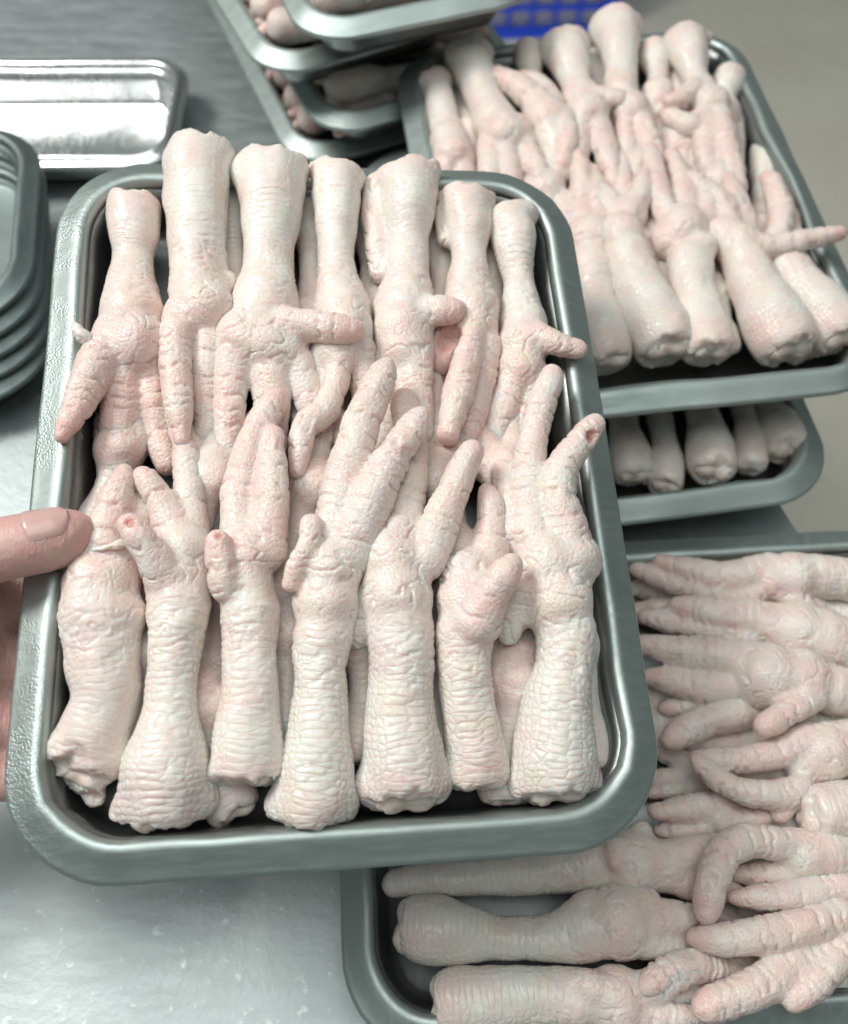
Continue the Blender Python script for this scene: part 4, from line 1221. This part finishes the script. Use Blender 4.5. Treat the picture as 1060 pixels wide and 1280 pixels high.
far = [
    ('lowest steel tray of the far stack, its bright corner on the table', corner_frame(368, 204, 0.036, YAW), 21),
    ('second steel tray up in the far stack, set back to the right', corner_frame(404, 166, 0.074, YAW + .02), 22),
    ('third steel tray up in the far stack, its bright corner jutting left', corner_frame(332, 92, 0.114, YAW + .05), 23),
    ('topmost steel tray of the far stack, cut off by the photo edge', corner_frame(380, 48, 0.152, YAW - .06), 24),
]
protos = []
for k in range(3):
    R = random.Random(k + 3)
    Lh = 0.078
    st = [Strand('shank', np.array([(0, 0, 0), (0.002, 0.02, 0.001), (0, 0.045, 0.0), (0, Lh, 0.001)]), np.array([.0125, .0125, .0085, .0105])),
          Strand('pad', np.array([(0, Lh + .004, .002)]), np.array([.0135])), Strand('pad', np.array([(0.002, Lh + .014, .001)]), np.array([.012]))]
    for i in (-1, 0, 1):
        a = i * 0.36 + R.uniform(-.1, .1)
        b0 = np.array([i * .007, Lh + .012, 0])
        st.append(Strand('toe', np.array([b0, b0 + np.array([math.sin(a) * .022, math.cos(a) * .022, .003]), b0 + np.array([math.sin(a) * .040, math.cos(a) * .040, R.uniform(-.004, .006)])]), np.array([.0078, .0072, .0045])))
    st.append(Strand('toe', np.array([(-.006, Lh, .006), (-.018, Lh + .004, .010), (-.025, Lh + .010, .010)]), np.array([.006, .0055, .004])))
    me = foot_mesh('chicken_foot', st, 0.0017, 0, 200 + k, .5, .3, (), (), .4)
    me.materials.append(MAT_SKIN_FAR)
    protos.append(me)


def far_foot(frame, x, y, h, yaw, k, label, group, roll=0.0):
    o = bpy.data.objects.new('chicken_foot', protos[k % 3]); COL.objects.link(o)
    o.matrix_world = frame.matrix() @ Matrix.Translation((x, y, h)) @ Matrix.Rotation(yaw, 4, 'Z') @ Matrix.Rotation(roll, 4, 'Y') @ Matrix.Scale(0.95, 4)
    tag(o, label, 'chicken foot', group)


names = ['bottom', 'second', 'third', 'topmost']
ordn = ['first', 'second', 'third', 'fourth', 'fifth', 'sixth']
for k, (lab, fr, sd) in enumerate(far):
    tray(fr, lab, 'steel trays of the far stack', seed=sd, dent=.6, w=FWD, rc=0.036)
    R = random.Random(40 + k)
    n = 6
    for i in range(n):                       # along the left wall, feet laid crosswise
        yy = -TL / 2 + 0.040 + i * 0.031
        far_foot(fr, -FWD / 2 + 0.028, yy, 0.035 + R.uniform(-.002, .004), -math.pi / 2 + R.uniform(-.25, .25), i + k, 'blurred chicken foot, %s from the front along the left wall of the %s far tray' % (ordn[i], names[k]), 'feet by the left wall of the %s far tray' % names[k], R.uniform(-.6, .6))
    for i in range(3):
        far_foot(fr, FWD / 2 - 0.028, -TL / 2 + 0.042 + i * 0.031, 0.022 + R.uniform(-.002, .003), math.pi / 2 + R.uniform(-.2, .2), i + k + 1, 'blurred chicken foot, %s from the front along the right wall of the %s far tray' % (ordn[i], names[k]), 'feet at the right of the %s far tray' % names[k], R.uniform(-.6, .6))

# ------------------------------------------------------------------ nested empty trays at the left
NW, NL = 0.185, 0.30
for k in range(5):
    z = 0.034 + k * 0.0115
    px, py = [(62, 482), (58, 458), (52, 436), (44, 414), (32, 392)][k]
    p, _ = TABLE.at(px, py, z)
    R_ = rot(0.22 - 0.015 * k)
    c = p + R_ @ np.array([-NL / 2, NW / 2, 0])
    R2 = R_ @ rot(math.pi / 2)
    tray(Frame(R2, (c[0], c[1], z - TD)), 'empty dark steel tray, %s of the nested stack at the left edge' % ['bottom one', 'second from bottom', 'middle one', 'second from top', 'top one'][k], 'nested empty trays at the left', mat=MAT_TRAY_DARK, basin_mat=MAT_TRAY_DARK, w=NW, l=NL, seed=30 + k, rc=0.05, dent=.5, rimw=0.012)

# ------------------------------------------------------------------ shiny empty tray behind them
p1, _ = TABLE.at(214, 203, 0.034)
R_ = rot(0.015)
EW, EL = 0.128, 0.27
c = p1 + R_ @ np.array([-EL / 2, EW / 2, 0])
tray(Frame(R_ @ rot(math.pi / 2), (c[0], c[1], 0.0)), 'small shiny empty steel tray near the top left corner', mat=MAT_TRAY_POLISH, basin_mat=MAT_TRAY_POLISH, w=EW, l=EL, d=0.034, rimw=0.010, seed=44, rc=0.032, dent=.4, lip=0.004)

# ------------------------------------------------------------------ blue crate on the floor
q0, _ = TABLE.at(766, 46, -0.78)                 # near right lower corner of the crate
cr = Frame(rot(0.05), (q0[0], q0[1], -0.78))
crate = empty('plastic_crate', cr)
tag(crate, 'blue plastic crate with square grid openings standing on the concrete floor', 'crate')
CWd, CDp, CHt, T_ = 0.52, 0.36, 0.28, 0.012


def lattice(w, h, nx, nz):
    bx = []
    sx, sz = (w - 0.06) / nx, (h - 0.05) / nz
    bx += [(0, 0.03, 0, T_, 0, h), (w - 0.03, w, 0, T_, 0, h), (0.03, w - 0.03, 0, T_, 0, 0.02), (0.03, w - 0.03, 0, T_, h - 0.03, h)]
    for i in range(1, nx):
        bx.append((0.03 + i * sx - 0.004, 0.03 + i * sx + 0.004, 0.001, T_ - 0.001, 0.02, h - 0.03))
    for j in range(1, nz):
        bx.append((0.03, w - 0.03, 0.002, T_ - 0.002, 0.02 + j * sz - 0.004, 0.02 + j * sz + 0.004))
    return bx


front_w = obj('front_wall', boxes_mesh('front_wall', [(x0 - CWd, x1 - CWd, y0, y1, z0, z1) for (x0, x1, y0, y1, z0, z1) in lattice(CWd, CHt, 9, 5)]), MAT_BLUE, crate)
back_w = obj('back_wall', boxes_mesh('back_wall', [(x0 - CWd, x1 - CWd, y0 + CDp, y1 + CDp, z0, z1) for (x0, x1, y0, y1, z0, z1) in lattice(CWd, CHt, 9, 5)]), MAT_BLUE, crate)
obj('side_wall', boxes_mesh('side_wall', [(-T_, 0, T_, CDp, 0, CHt)]), MAT_BLUE, crate)
obj('side_wall', boxes_mesh('side_wall', [(-CWd, -CWd + T_, T_, CDp, 0, CHt)]), MAT_BLUE, crate)
obj('bottom', boxes_mesh('bottom', [(-CWd + T_, -T_, T_, CDp, 0.004, 0.016)]), MAT_BLUE, crate)
heap = np.array([(i, j) for j in range(9) for i in range(13)], float)
hv = np.column_stack([-CWd + T_ + 0.004 + heap[:, 0] / 12 * (CWd - 2 * T_ - 0.008), T_ + 0.0015 + heap[:, 1] / 8 * (CDp - T_ - 0.008), 0.24 + 0.03 * vn(np.column_stack([heap * 0.7, heap[:, :1] * 0]), 3)])
lowv = hv.copy(); lowv[:, 2] = 0.018
hq = []
for j in range(8):
    for i in range(12):
        a = j * 13 + i
        hq.append((a, a + 1, a + 14, a + 13)); hq.append((117 + a, 117 + a + 13, 117 + a + 14, 117 + a + 1))
rimidx = [i for i in range(13)] + [12 + 13 * j for j in range(1, 9)] + [104 + i for i in range(11, -1, -1)] + [13 * j for j in range(7, 0, -1)]
for a, b in zip(rimidx, rimidx[1:] + rimidx[:1]):
    hq.append((b, a, 117 + a, 117 + b))
ln = obj('crate_liner', mesh_np('crate_liner', np.vstack([hv, lowv]), hq), MAT_LINER)
ln.matrix_world = cr.matrix()
tag(ln, 'pale wrapped contents seen through the holes of the blue crate', 'liner')
